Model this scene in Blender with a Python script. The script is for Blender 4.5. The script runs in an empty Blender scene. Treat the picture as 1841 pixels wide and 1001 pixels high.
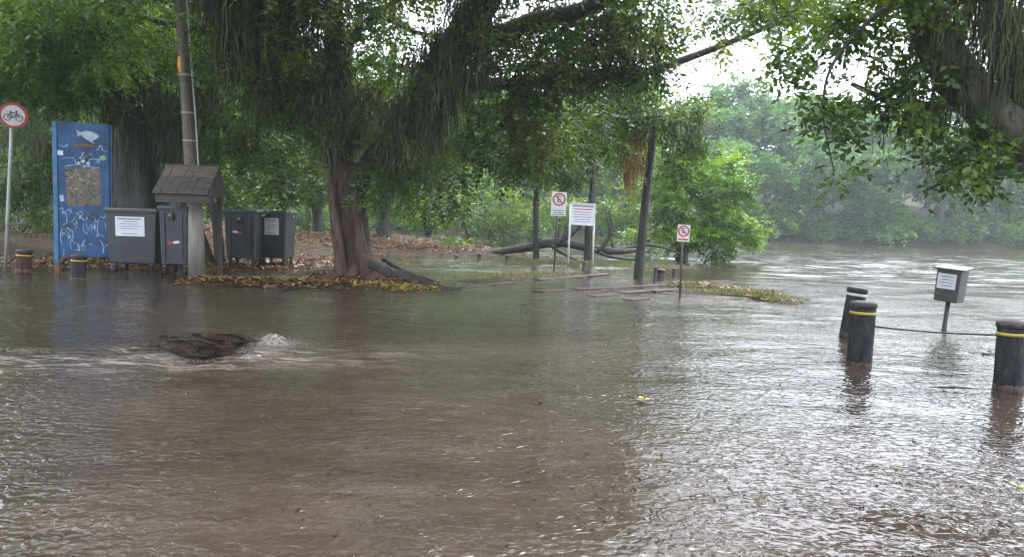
import bpy, bmesh, math, random
import numpy as np
from mathutils import Vector, Matrix

random.seed(7)
RNG = np.random.default_rng(11)
SC = bpy.context.scene
COL = SC.collection

# ------------------------------------------------------------------ camera
W0, H0, F0 = 1841.0, 1001.0, 1330.0
CAM_H = 1.5
PITCH = math.radians(4.45)
ROLL = math.radians(1.8)
cam_rot = Matrix.Rotation(math.pi / 2 - PITCH, 4, 'X') @ Matrix.Rotation(ROLL, 4, 'Z')
cd = bpy.data.cameras.new("camera")
cam = bpy.data.objects.new("camera", cd)
COL.objects.link(cam)
cam.matrix_world = Matrix.Translation((0, 0, CAM_H)) @ cam_rot
cd.sensor_width = 36.0
cd.lens = 36.0 * F0 / W0
cd.clip_start = 0.05
cd.clip_end = 2000
SC.camera = cam

# ------------------------------------------------------------------ sky, sun, exposure
world = bpy.data.worlds.new("World")
SC.world = world
world.use_nodes = True
wn = world.node_tree
for n in list(wn.nodes):
    wn.nodes.remove(n)
SUN_EL, SUN_AZ = math.radians(58), math.radians(35)
wo = wn.nodes.new('ShaderNodeOutputWorld')
wb = wn.nodes.new('ShaderNodeBackground')
sky = wn.nodes.new('ShaderNodeTexSky')
sky.sky_type = 'NISHITA'
sky.sun_disc = False
sky.sun_elevation = SUN_EL
sky.sun_rotation = SUN_AZ
sky.air_density = 1.0
sky.dust_density = 6.0
hs = wn.nodes.new('ShaderNodeHueSaturation')
hs.inputs['Saturation'].default_value = 0.12
wm = wn.nodes.new('ShaderNodeMixRGB')
wm.inputs[0].default_value = 0.62
wm.inputs[2].default_value = (10.6, 11.4, 13.2, 1)      # even overcast deck
wn.links.new(sky.outputs[0], hs.inputs['Color'])
wn.links.new(hs.outputs[0], wm.inputs[1])
wn.links.new(wm.outputs[0], wb.inputs[0])
wb.inputs[1].default_value = 0.15
wn.links.new(wb.outputs[0], wo.inputs[0])
sl = bpy.data.lights.new("sun", 'SUN')
sl.energy = 1.0
sl.angle = math.radians(25)
sl.color = (1.0, 0.97, 0.93)
sun = bpy.data.objects.new("sun", sl)
COL.objects.link(sun)
sd = Vector((math.sin(SUN_AZ) * math.cos(SUN_EL), math.cos(SUN_AZ) * math.cos(SUN_EL), math.sin(SUN_EL)))
sun.rotation_euler = sd.to_track_quat('Z', 'Y').to_euler()
SC.view_settings.view_transform = 'Standard'
SC.view_settings.look = 'None'
SC.view_settings.gamma = 1
SC.view_settings.exposure = 1.62
SC.view_settings.use_curve_mapping = False
SC.render.engine = 'CYCLES'
cy = SC.cycles
cy.use_denoising = True
cy.max_bounces = 7
cy.diffuse_bounces = 3
cy.glossy_bounces = 3
cy.transmission_bounces = 4
cy.volume_bounces = 1
cy.transparent_max_bounces = 4
cy.caustics_reflective = False
cy.caustics_refractive = False
cy.sample_clamp_indirect = 6
HAZE_DENSITY = 0.0009

# ------------------------------------------------------------------ photo pixel -> place on the ground
R3 = cam_rot.to_3x3()
def ray(px, py):
    return (R3 @ Vector(((px - W0 / 2) / F0, (H0 / 2 - py) / F0, -1.0)))
def P(px, py, z=0.0):
    d = ray(px, py)
    t = (z - CAM_H) / d.z
    return Vector((d.x * t, d.y * t, z))
def D(px, py, dist):
    d = ray(px, py)
    t = dist / d.y
    return Vector((d.x * t, dist, CAM_H + d.z * t))

# ------------------------------------------------------------------ numpy value noise
_LAT = np.random.default_rng(3).random((256, 256))
def vnoise(x, y):
    xi = np.floor(x).astype(int); yi = np.floor(y).astype(int)
    fx = x - xi; fy = y - yi
    fx = fx * fx * (3 - 2 * fx); fy = fy * fy * (3 - 2 * fy)
    a = _LAT[xi % 256, yi % 256]; b = _LAT[(xi + 1) % 256, yi % 256]
    c = _LAT[xi % 256, (yi + 1) % 256]; d = _LAT[(xi + 1) % 256, (yi + 1) % 256]
    return (a * (1 - fx) + b * fx) * (1 - fy) + (c * (1 - fx) + d * fx) * fy
def fbm(x, y, o=4):
    s = 0; a = 0.5; t = 0
    for i in range(o):
        s = s + a * vnoise(x * 2 ** i + 17.3 * i, y * 2 ** i - 9.1 * i); t += a; a *= 0.5
    return s / t
def sstep(a, b, x):
    t = np.clip((x - a) / (b - a), 0, 1)
    return t * t * (3 - 2 * t)

# ------------------------------------------------------------------ materials
def nm(name):
    m = bpy.data.materials.new(name)
    m.use_nodes = True
    nt = m.node_tree
    bs = nt.nodes['Principled BSDF']
    return m, nt, bs
def N(nt, t, **kw):
    n = nt.nodes.new(t)
    for k, v in kw.items():
        if k in n.inputs: n.inputs[k].default_value = v
        else: setattr(n, k, v)
    return n
def L(nt, a, b): nt.links.new(a, b)
def math_n(nt, op, a, b=None, c=None):
    n = nt.nodes.new('ShaderNodeMath'); n.operation = op
    for i, v in enumerate((a, b, c)):
        if v is None: continue
        if isinstance(v, (int, float)): n.inputs[i].default_value = v
        else: nt.links.new(v, n.inputs[i])
    return n.outputs[0]
def ramp(nt, fac, stops):
    r = nt.nodes.new('ShaderNodeValToRGB')
    cr = r.color_ramp
    while len(cr.elements) < len(stops): cr.elements.new(0.5)
    for e, (p, c) in zip(cr.elements, stops):
        e.position = p; e.color = (*c, 1)
    nt.links.new(fac, r.inputs[0])
    return r.outputs[0]
def surf(name, stops, scale=6.0, rough=0.6, bump=0.02, stretch=(1, 1, 1), spec=0.5, detail=6, wear=None, bscale=None):
    """surface whose own colour varies through fractal noise, with fine relief"""
    m, nt, bs = nm(name)
    tc = N(nt, 'ShaderNodeTexCoord')
    mp = N(nt, 'ShaderNodeMapping'); mp.inputs['Scale'].default_value = stretch
    L(nt, tc.outputs['Object'], mp.inputs[0])
    no = N(nt, 'ShaderNodeTexNoise'); no.inputs['Scale'].default_value = scale; no.inputs['Detail'].default_value = detail
    no.inputs['Roughness'].default_value = 0.65
    L(nt, mp.outputs[0], no.inputs['Vector'])
    c = ramp(nt, no.outputs[0], stops)
    L(nt, c, bs.inputs['Base Color'])
    bs.inputs['Roughness'].default_value = rough
    bs.inputs['Specular IOR Level'].default_value = spec
    if bump:
        n2 = N(nt, 'ShaderNodeTexNoise'); n2.inputs['Scale'].default_value = bscale or scale * 3; n2.inputs['Detail'].default_value = 5
        L(nt, mp.outputs[0], n2.inputs['Vector'])
        b = N(nt, 'ShaderNodeBump'); b.inputs['Distance'].default_value = bump; b.inputs['Strength'].default_value = 0.9
        L(nt, n2.outputs[0], b.inputs['Height'])
        L(nt, b.outputs[0], bs.inputs['Normal'])
    return m
def leafmat(name, stops, rough=0.38, trans=0.35):
    m, nt, bs = nm(name)
    at = N(nt, 'ShaderNodeAttribute'); at.attribute_name = 'tint'
    c = ramp(nt, at.outputs['Fac'], stops)
    L(nt, c, bs.inputs['Base Color'])
    bs.inputs['Roughness'].default_value = rough
    tr = N(nt, 'ShaderNodeBsdfTranslucent')
    hv = N(nt, 'ShaderNodeHueSaturation'); hv.inputs['Value'].default_value = 1.5; hv.inputs['Saturation'].default_value = 1.15
    hv.inputs['Hue'].default_value = 0.485
    L(nt, c, hv.inputs['Color']); L(nt, hv.outputs[0], tr.inputs[0])
    mx = N(nt, 'ShaderNodeMixShader'); mx.inputs[0].default_value = trans
    out = nt.nodes['Material Output']
    L(nt, bs.outputs[0], mx.inputs[1]); L(nt, tr.outputs[0], mx.inputs[2]); L(nt, mx.outputs[0], out.inputs[0])
    return m

M = {}
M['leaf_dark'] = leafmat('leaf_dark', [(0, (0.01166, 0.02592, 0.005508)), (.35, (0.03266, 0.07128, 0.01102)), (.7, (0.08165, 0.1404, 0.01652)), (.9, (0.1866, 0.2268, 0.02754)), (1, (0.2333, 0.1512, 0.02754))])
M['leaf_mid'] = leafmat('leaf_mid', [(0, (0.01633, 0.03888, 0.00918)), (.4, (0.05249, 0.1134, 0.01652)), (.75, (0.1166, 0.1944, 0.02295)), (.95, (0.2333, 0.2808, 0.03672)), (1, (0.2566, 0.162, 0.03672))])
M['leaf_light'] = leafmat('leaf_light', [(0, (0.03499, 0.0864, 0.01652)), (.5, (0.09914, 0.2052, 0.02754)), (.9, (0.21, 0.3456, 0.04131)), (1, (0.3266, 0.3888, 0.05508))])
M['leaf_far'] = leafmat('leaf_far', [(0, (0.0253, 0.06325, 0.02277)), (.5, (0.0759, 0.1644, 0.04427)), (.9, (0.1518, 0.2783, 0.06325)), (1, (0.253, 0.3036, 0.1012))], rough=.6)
M['moss'] = leafmat('moss', [(0, (0.01326, 0.02155, 0.008287)), (.45, (0.0373, 0.05387, 0.01657)), (.85, (0.08288, 0.1036, 0.02652)), (1, (0.1409, 0.1409, 0.04144))], rough=.6, trans=.2)
M['moss_orange'] = leafmat('moss_orange', [(0, (.10, .06, .015)), (.6, (.22, .14, .03)), (1, (.28, .22, .05))], rough=.6, trans=.3)
M['litter'] = leafmat('litter', [(0, (0.0357, 0.01632, 0.00816)), (.35, (0.102, 0.04335, 0.01785)), (.65, (0.1734, 0.0765, 0.0255)), (.85, (0.2346, 0.1326, 0.0306)), (1, (0.2652, 0.2142, 0.0357))], rough=.4, trans=.1)
M['litter_yellow'] = leafmat('litter_yellow', [(0, (.16, .09, .02)), (.4, (.36, .25, .04)), (.8, (.46, .40, .05)), (1, (.22, .27, .05))], rough=.35, trans=.15)
M['grass'] = leafmat('grass', [(0, (.05, .06, .02)), (.5, (.11, .13, .035)), (1, (.24, .24, .07))], rough=.4, trans=.3)
M['yellow_leaf'] = surf('yellow_leaf', [(0.3, (0.27, 0.252, 0.018)), (.7, (0.372, 0.36, 0.036))], 20, .3, 0.002)
M['bark'] = surf('bark', [(.25, (0.015, 0.0114, 0.009)), (.5, (0.045, 0.033, 0.0252)), (.75, (0.09, 0.069, 0.054))], 3, .55, .05, (3, 3, .5))
M['bark_grey'] = surf('bark_grey', [(.28, (.03, .024, .02)), (.5, (.085, .068, .055)), (.72, (.18, .15, .125))], 3, .55, .06, (3, 3, .6), detail=9)
M['sleeper_wood'] = surf('sleeper_wood', [(.3, (.02, .011, .008)), (.5, (.055, .030, .020)), (.7, (.11, .068, .046)), (.8, (.06, .06, .03))], 5, .55, .03, (1, 3, 3), detail=9, spec=.3)
M['bark_dark'] = surf('bark_dark', [(.25, (0.0072, 0.0066, 0.0054)), (.5, (0.021, 0.018, 0.0132)), (.8, (0.045, 0.039, 0.03))], 3, .55, .05, (3, 3, .6))
M['bark_red'] = surf('bark_red', [(.28, (0.01449, 0.0081, 0.00567)), (.48, (0.0621, 0.0306, 0.01863)), (.68, (0.1552, 0.09, 0.05832))], 3.2, .5, .09, (3.4, 3.4, .7), detail=9)
M['concrete_pole'] = surf('concrete_pole', [(.25, (0.136, 0.12, 0.096)), (.55, (0.24, 0.22, 0.188)), (.8, (0.32, 0.3, 0.264))], 4, .55, .006, (3.2, 3.2, 0.48))
M['wood_grey'] = surf('wood_grey', [(.25, (0.04582, 0.03272, 0.02276)), (.5, (0.09817, 0.07437, 0.0531)), (.8, (0.1702, 0.1339, 0.09609))], 5, .5, .01, (1, 5, 5))
M['wood_dark'] = surf('wood_dark', [(.25, (.02, .016, .013)), (.5, (.05, .04, .032)), (.8, (.10, .08, .065))], 5, .5, .01, (1, 5, 5))
M['log_wet'] = surf('log_wet', [(.32, (0.01739, 0.01008, 0.006426)), (.55, (0.05313, 0.03192, 0.01928)), (.75, (0.1352, 0.0882, 0.05712))], 9, .6, .05, (1, 3, 3), detail=9, spec=.2)
M['bin_plastic'] = surf('bin_plastic', [(.3, (0.018, 0.0216, 0.0252)), (.6, (0.03, 0.0348, 0.0396)), (.85, (0.051, 0.0528, 0.054))], 2.5, .42, .002)
M['lid_green'] = surf('lid_green', [(.3, (.014, .035, .030)), (.7, (.03, .065, .055))], 4, .35, .002)
M['lid_brown'] = surf('lid_brown', [(.3, (.05, .047, .04)), (.7, (.11, .10, .085))], 4, .4, .002)
M['black_rubber'] = surf('black_rubber', [(.3, (.010, .010, .011)), (.7, (.028, .027, .027))], 8, .5, .003)
M['paper'] = surf('paper', [(.3, (.60, .62, .66)), (.7, (.76, .77, .80))], 6, .5, 0)
M['print_grey'] = surf('print_grey', [(.3, (.16, .17, .19)), (.7, (.26, .27, .30))], 30, .5, 0)
M['print_red'] = surf('print_red', [(.3, (.42, .05, .05)), (.7, (.58, .10, .09))], 14, .5, 0)
M['red_paint'] = surf('red_paint', [(.3, (.32, .018, .018)), (.7, (.46, .045, .04))], 7, .4, .001)
M['white_paint'] = surf('white_paint', [(.3, (.50, .51, .50)), (.6, (.68, .68, .66)), (.8, (.42, .42, .36))], 5, .45, .001)
M['black_paint'] = surf('black_paint', [(.3, (.012, .013, .014)), (.7, (.03, .03, .03))], 7, .45, .001)
M['galv'] = surf('galv', [(.3, (.22, .23, .22)), (.6, (.36, .37, .35)), (.8, (.20, .18, .13))], 9, .4, .002, (1, 1, .4))
M['dark_steel'] = surf('dark_steel', [(.3, (.03, .028, .026)), (.7, (.075, .065, .055))], 9, .45, .002)
M['blue_panel'] = surf('blue_panel', [(.30, (0.0048, 0.0176, 0.04)), (.42, (0.0064, 0.04, 0.112)), (.54, (0.0096, 0.068, 0.192)), (.64, (0.024, 0.096, 0.208)), (.74, (0.08, 0.112, 0.12))], 2.6, .4, .003, detail=12)
M['blue_light'] = surf('blue_light', [(.3, (0.016, 0.08, 0.176)), (.55, (0.04, 0.16, 0.32)), (.7, (0.16, 0.176, 0.176))], 3, .4, .002)
M['rust'] = surf('rust', [(.3, (.12, .05, .02)), (.7, (.26, .12, .05))], 9, .7, .004)
M['pale_print'] = surf('pale_print', [(.3, (.28, .36, .42)), (.7, (.52, .60, .64))], 10, .5, 0)
M['chalk_blue'] = surf('chalk_blue', [(.35, (.03, .12, .25)), (.5, (.18, .34, .52)), (.65, (.45, .60, .75))], 14, .5, 0)
M['green_print'] = surf('green_print', [(.3, (.10, .32, .10)), (.7, (.30, .50, .22))], 14, .5, 0)
M['post_plastic'] = surf('post_plastic', [(.3, (.006, .006, .008)), (.5, (.016, .016, .020)), (.66, (.045, .043, .045)), (.8, (.10, .09, .08))], 6, .55, .02, (2.2, 2.2, .6), spec=.25, detail=10)
M['post_top'] = surf('post_top', [(.25, (0.0098, 0.00784, 0.00686)), (.5, (0.0294, 0.0245, 0.02058)), (.8, (0.0833, 0.0735, 0.0637))], 9, .6, .02)
M['post_brown'] = surf('post_brown', [(.28, (.02, .010, .008)), (.5, (.055, .028, .019)), (.8, (.10, .06, .045))], 4, .7, .01, (3, 3, .5), spec=.2)
M['yellow_band'] = surf('yellow_band', [(.3, (0.308, 0.2352, 0.0112)), (.7, (0.4368, 0.3472, 0.0224))], 12, .4, .001)
M['orange_band'] = surf('orange_band', [(.3, (.45, .20, .02)), (.7, (.62, .34, .04))], 12, .4, .001)
M['orange_strap'] = surf('orange_strap', [(.3, (.65, .28, .01)), (.7, (.85, .45, .03))], 9, .4, .001)
M['box_grey'] = surf('box_grey', [(.25, (0.02166, 0.02363, 0.01841)), (.5, (0.04331, 0.04528, 0.03514)), (.8, (0.07364, 0.07091, 0.05355))], 6, .5, .003)
M['rock'] = surf('rock', [(.25, (.06, .055, .05)), (.5, (.14, .13, .125)), (.8, (.24, .23, .22))], 4, .5, .04)
M['foam'] = surf('foam', [(.3, (0.228, 0.198, 0.174)), (.6, (0.33, 0.3, 0.27)), (.85, (0.432, 0.408, 0.384))], 14, .45, .01)
M['foam_water'] = surf('foam_water', [(.35, (.07, .055, .042)), (.5, (.20, .17, .14)), (.62, (.50, .46, .42))], 16, .25, .03, bscale=40)
M['cable'] = M['dark_steel']

# mural print: bright little patches of paint
def mural():
    m, nt, bs = nm('mural_print')
    tc = N(nt, 'ShaderNodeTexCoord')
    vo = N(nt, 'ShaderNodeTexVoronoi'); vo.inputs['Scale'].default_value = 22
    no = N(nt, 'ShaderNodeTexNoise'); no.inputs['Scale'].default_value = 4; no.inputs['Detail'].default_value = 6
    ad = N(nt, 'ShaderNodeMixRGB'); ad.inputs[0].default_value = .25
    L(nt, tc.outputs['Object'], ad.inputs[1]); L(nt, no.outputs['Color'], ad.inputs[2]); L(nt, tc.outputs['Object'], no.inputs['Vector'])
    L(nt, ad.outputs[0], vo.inputs['Vector'])
    sp = N(nt, 'ShaderNodeSeparateColor'); L(nt, vo.outputs['Color'], sp.inputs[0])
    c = ramp(nt, sp.outputs[0], [(0, (.03, .04, .05)), (.25, (.05, .08, .035)), (.4, (.16, .10, .05)), (.55, (.07, .11, .10)), (.7, (.20, .15, .08)), (.85, (.14, .06, .05)), (1, (.26, .28, .28))])
    L(nt, c, bs.inputs['Base Color']); bs.inputs['Roughness'].default_value = .45
    return m
M['mural'] = mural()

# shingle / ground / terrain
def ground_mat():
    m, nt, bs = nm('wet_ground')
    tc = N(nt, 'ShaderNodeTexCoord')
    n1 = N(nt, 'ShaderNodeTexNoise'); n1.inputs['Scale'].default_value = .7; n1.inputs['Detail'].default_value = 8
    n2 = N(nt, 'ShaderNodeTexNoise'); n2.inputs['Scale'].default_value = 9; n2.inputs['Detail'].default_value = 8
    L(nt, tc.outputs['Object'], n1.inputs['Vector']); L(nt, tc.outputs['Object'], n2.inputs['Vector'])
    a = ramp(nt, n1.outputs[0], [(.3, (.026, .019, .014)), (.5, (.045, .033, .023)), (.62, (.04, .043, .02)), (.8, (.055, .055, .024))])
    b = ramp(nt, n2.outputs[0], [(.3, (.018, .012, .009)), (.55, (.05, .03, .018)), (.75, (.10, .06, .03))])
    mx = N(nt, 'ShaderNodeMixRGB'); mx.inputs[0].default_value = .5
    L(nt, a, mx.inputs[1]); L(nt, b, mx.inputs[2]); L(nt, mx.outputs[0], bs.inputs['Base Color'])
    bs.inputs['Roughness'].default_value = .8; bs.inputs['Specular IOR Level'].default_value = .15
    bu = N(nt, 'ShaderNodeBump'); bu.inputs['Distance'].default_value = .05
    L(nt, n2.outputs[0], bu.inputs['Height']); L(nt, bu.outputs[0], bs.inputs['Normal'])
    return m
M['ground'] = ground_mat()

LOG_A, LOG_B = P(292, 628), P(452, 618)
def water_mat():
    m, nt, bs = nm('muddy_water')
    tc = N(nt, 'ShaderNodeTexCoord')
    sep = N(nt, 'ShaderNodeSeparateXYZ'); L(nt, tc.outputs['Object'], sep.inputs[0])
    def mapped(sx, sy, rot=0):
        mp = N(nt, 'ShaderNodeMapping'); mp.inputs['Scale'].default_value = (sx, sy, 1); mp.inputs['Rotation'].default_value = (0, 0, rot)
        L(nt, tc.outputs['Object'], mp.inputs[0]); return mp.outputs[0]
    def noise(vec, sc, det=3, dist=0.0, ro=.5):
        n = N(nt, 'ShaderNodeTexNoise'); n.inputs['Scale'].default_value = sc; n.inputs['Detail'].default_value = det
        n.inputs['Distortion'].default_value = dist; n.inputs['Roughness'].default_value = ro
        L(nt, vec, n.inputs['Vector']); return n.outputs[0]
    def voro_ring(vec, sc, freq, rmax):
        v = N(nt, 'ShaderNodeTexVoronoi'); v.inputs['Scale'].default_value = sc; v.inputs['Randomness'].default_value = 1
        L(nt, vec, v.inputs['Vector'])
        s2 = N(nt, 'ShaderNodeSeparateColor'); L(nt, v.outputs['Color'], s2.inputs[0])
        r = math_n(nt, 'MULTIPLY', s2.outputs[0], rmax)
        d = math_n(nt, 'SUBTRACT', v.outputs['Distance'], r)
        e = math_n(nt, 'MULTIPLY', d, 16.0)
        e = math_n(nt, 'MULTIPLY', e, e)
        g = math_n(nt, 'EXPONENT', math_n(nt, 'MULTIPLY', e, -1.0))
        w = math_n(nt, 'SINE', math_n(nt, 'MULTIPLY', d, freq))
        a = math_n(nt, 'MULTIPLY', g, w)
        return math_n(nt, 'MULTIPLY', a, math_n(nt, 'SUBTRACT', 1.0, s2.outputs[0]))
    far = math_n(nt, 'SMOOTH_MIN', 1.0, math_n(nt, 'MAXIMUM', 0.0, math_n(nt, 'MULTIPLY', math_n(nt, 'SUBTRACT', sep.outputs[1], 17.0), .10)), .1)
    near = math_n(nt, 'SUBTRACT', 1.0, far)
    # colour: silt drifting in the water
    c1 = noise(mapped(.45, 1.0), .55, 7, .6, .6)
    c2 = noise(mapped(.5, 1.2), 5.5, 5, .3)
    cm = math_n(nt, 'ADD', math_n(nt, 'MULTIPLY', c1, .7), math_n(nt, 'MULTIPLY', c2, .3))
    col = ramp(nt, cm, [(.3, (.026, .018, .013)), (.5, (.048, .035, .026)), (.7, (.083, .062, .047))])
    # foam streaks torn off the drifting log
    fx = math_n(nt, 'MULTIPLY', math_n(nt, 'SUBTRACT', sep.outputs[0], (LOG_A.x + LOG_B.x) / 2 - .3), .30)
    fy = math_n(nt, 'MULTIPLY', math_n(nt, 'SUBTRACT', sep.outputs[1], LOG_A.y - .55), 1.0)
    fy = math_n(nt, 'SUBTRACT', fy, math_n(nt, 'MULTIPLY', fx, 1.0))
    fr = math_n(nt, 'ADD', math_n(nt, 'MULTIPLY', fx, fx), math_n(nt, 'MULTIPLY', fy, fy))
    fm = math_n(nt, 'EXPONENT', math_n(nt, 'MULTIPLY', fr, -2.2))
    fn = noise(mapped(.7, 2.4, .1), 3.2, 7, .8, .7)
    fmask = math_n(nt, 'MULTIPLY', fm, math_n(nt, 'MAXIMUM', 0.0, math_n(nt, 'MULTIPLY', math_n(nt, 'SUBTRACT', fn, .46), 5.0)))
    fmask = math_n(nt, 'MINIMUM', fmask, .75)
    # scattered foam flecks everywhere
    fl = noise(mapped(.5, 1.6), 9, 6, .5, .7)
    fl2 = noise(mapped(.35, .7), .9, 3)
    fl = math_n(nt, 'MULTIPLY', math_n(nt, 'MAXIMUM', 0.0, math_n(nt, 'SUBTRACT', fl, .60)), math_n(nt, 'MAXIMUM', 0.0, math_n(nt, 'SUBTRACT', fl2, .42)))
    fl = math_n(nt, 'MINIMUM', math_n(nt, 'MULTIPLY', fl, 22.0), .35)
    fmask = math_n(nt, 'MAXIMUM', fmask, fl)
    mx = N(nt, 'ShaderNodeMixRGB'); mx.inputs[2].default_value = (.34, .29, .25, 1)
    L(nt, fmask, mx.inputs[0]); L(nt, col, mx.inputs[1]); L(nt, mx.outputs[0], bs.inputs['Base Color'])
    ro = math_n(nt, 'ADD', .03, math_n(nt, 'MULTIPLY', fmask, .5))
    L(nt, ro, bs.inputs['Roughness'])
    bs.inputs['IOR'].default_value = 1.42
    # relief
    h1 = noise(mapped(.75, 1.0, .08), 17, 1.5, .6, .5)
    h2 = noise(mapped(.5, 1.0, -.1), 4.2, 3, .5)
    h3 = noise(mapped(.8, 1.0), 32, 3, .3, .6)
    calm = math_n(nt, 'MAXIMUM', .6, math_n(nt, 'MULTIPLY', math_n(nt, 'SUBTRACT', noise(mapped(.35, .8, .2), .8, 3, .6), .28), 4.0))
    r1 = voro_ring(mapped(1, 1), 3.1, 60, .45)
    r2 = voro_ring(mapped(1, 1, .7), 6.3, 45, .4)
    r3 = voro_ring(mapped(1, 1, 1.3), 1.1, 110, .5)
    hn = math_n(nt, 'ADD', math_n(nt, 'MULTIPLY', math_n(nt, 'MULTIPLY', h1, .0125), calm), math_n(nt, 'MULTIPLY', h2, .015))
    hn = math_n(nt, 'ADD', hn, math_n(nt, 'MULTIPLY', math_n(nt, 'MULTIPLY', h3, .0012), calm))
    hn = math_n(nt, 'ADD', hn, math_n(nt, 'MULTIPLY', r1, .0040))
    hn = math_n(nt, 'ADD', hn, math_n(nt, 'MULTIPLY', r2, .0040))
    hn = math_n(nt, 'ADD', hn, math_n(nt, 'MULTIPLY', r3, .0035))
    f1 = noise(mapped(.28, 1.0, .05), 2.4, 4, .3, .55)
    f2 = noise(mapped(.22, 1.0, -.04), .9, 2, .3)
    hf = math_n(nt, 'ADD', math_n(nt, 'MULTIPLY', f1, .06), math_n(nt, 'MULTIPLY', f2, .09))
    hh = math_n(nt, 'ADD', math_n(nt, 'MULTIPLY', hn, near), math_n(nt, 'MULTIPLY', hf, far))
    bu = N(nt, 'ShaderNodeBump'); bu.inputs['Distance'].default_value = 1.0; bu.inputs['Strength'].default_value = 1.0
    L(nt, hh, bu.inputs['Height']); L(nt, bu.outputs[0], bs.inputs['Normal'])
    return m
M['water'] = water_mat()

# ------------------------------------------------------------------ mesh building
class MB:
    def __init__(s): s.v = []; s.f = []
    def add(s, v, f):
        o = len(s.v); s.v += [tuple(p) for p in v]; s.f += [tuple(i + o for i in q) for q in f]; return s
    def box(s, c, sz, rot=None, taper=1.0, tapery=None):
        x, y, z = (q / 2 for q in sz); ty = taper if tapery is None else tapery
        vs = [Vector((sx * x * (taper if sz_ > 0 else 1), sy * y * (ty if sz_ > 0 else 1), sz_ * z)) for sz_ in (-1, 1) for sy in (-1, 1) for sx in (-1, 1)]
        if rot is not None: vs = [rot @ p for p in vs]
        c = Vector(c)
        return s.add([p + c for p in vs], [(0, 2, 3, 1), (4, 5, 7, 6), (0, 1, 5, 4), (2, 6, 7, 3), (1, 3, 7, 5), (0, 4, 6, 2)])
    def tube(s, pts, rad, n=10, wob=0.0, seed=0, flute=0.0, caps=True):
        pts = [Vector(p) for p in pts]
        if not hasattr(rad, '__len__'): rad = [rad] * len(pts)
        rr = random.Random(seed)
        ph = [rr.uniform(0, 6.28) for _ in range(4)]
        up = Vector((0.31, 0.17, 0.0)).normalized()
        o = len(s.v); prev = None
        for i, p in enumerate(pts):
            t = (pts[min(i + 1, len(pts) - 1)] - pts[max(i - 1, 0)])
            if t.length < 1e-9: t = Vector((0, 0, 1))
            t.normalize()
            a = (up - t * up.dot(t)) if prev is None else (prev - t * prev.dot(t))
            if a.length < 1e-4: a = t.orthogonal()
            a.normalize(); prev = a; b = t.cross(a)
            for k in range(n):
                th = 2 * math.pi * k / n
                r = rad[i] * (1 + wob * (rr.random() - .5) + flute * (math.sin(3 * th + ph[0] + i * .25) * .5 + math.sin(5 * th + ph[1] - i * .2) * .35 + math.sin(8 * th + ph[2]) * .25))
                q = p + (a * math.cos(th) + b * math.sin(th)) * r
                s.v.append(tuple(q))
        for i in range(len(pts) - 1):
            for k in range(n):
                a0 = o + i * n + k; a1 = o + i * n + (k + 1) % n
                s.f.append((a0, a1, a1 + n, a0 + n))
        if caps:
            s.f.append(tuple(o + k for k in range(n))[::-1])
            s.f.append(tuple(o + (len(pts) - 1) * n + k for k in range(n)))
        return s
    def build(s, name, mat, parent=None, smooth=False, bevel=0.0, loc=None):
        me = bpy.data.meshes.new(name)
        me.from_pydata(s.v, [], s.f); me.update()
        if bevel:
            bm = bmesh.new(); bm.from_mesh(me)
            bmesh.ops.bevel(bm, geom=bm.edges[:], offset=bevel, segments=2, affect='EDGES', profile=.5)
            bm.to_mesh(me); bm.free()
        me.materials.append(M[mat] if isinstance(mat, str) else mat)
        if smooth:
            me.polygons.foreach_set('use_smooth', [True] * len(me.polygons))
        o = bpy.data.objects.new(name, me); COL.objects.link(o)
        if parent is not None: o.parent = parent
        if loc is not None: o.location = loc
        return o

def spline(pts, rad, n=6):
    """Catmull-Rom through points with radii"""
    pts = [Vector(p) for p in pts]
    Q, R = [], []
    m = len(pts)
    for i in range(m - 1):
        p0 = pts[max(i - 1, 0)]; p1 = pts[i]; p2 = pts[i + 1]; p3 = pts[min(i + 2, m - 1)]
        for k in range(n):
            t = k / n
            Q.append(.5 * ((2 * p1) + (-p0 + p2) * t + (2 * p0 - 5 * p1 + 4 * p2 - p3) * t * t + (-p0 + 3 * p1 - 3 * p2 + p3) * t ** 3))
            R.append(rad[i] * (1 - t) + rad[i + 1] * t)
    Q.append(pts[-1]); R.append(rad[-1])
    return Q, R

def tag(o, label=None, cat=None, group=None, kind=None):
    if label: o['label'] = label
    if cat: o['category'] = cat
    if group: o['group'] = group
    if kind: o['kind'] = kind
    return o
def empty(name, loc, rz=0.0, lean=(0, 0)):
    o = bpy.data.objects.new(name, None); COL.objects.link(o)
    o.location = loc; o.rotation_euler = (lean[0], lean[1], rz); o.empty_display_size = .2
    return o
def copy_tree(o, parent=None):
    c = o.copy(); COL.objects.link(c)
    if parent is not None: c.parent = parent
    for ch in list(o.children):
        copy_tree(ch, c)
    return c
def grid_mesh(name, xs, ys, zf, mat, kind='structure'):
    X, Y = np.meshgrid(xs, ys)
    Z = zf(X, Y)
    co = np.stack([X, Y, Z], -1).reshape(-1, 3).astype(np.float32)
    ny, nx = X.shape
    i = np.arange(ny - 1)[:, None] * nx + np.arange(nx - 1)[None, :]
    q = np.stack([i, i + 1, i + nx + 1, i + nx], -1).reshape(-1, 4)
    return quad_mesh(name, co, q, mat, smooth=True, kind=kind)
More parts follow.
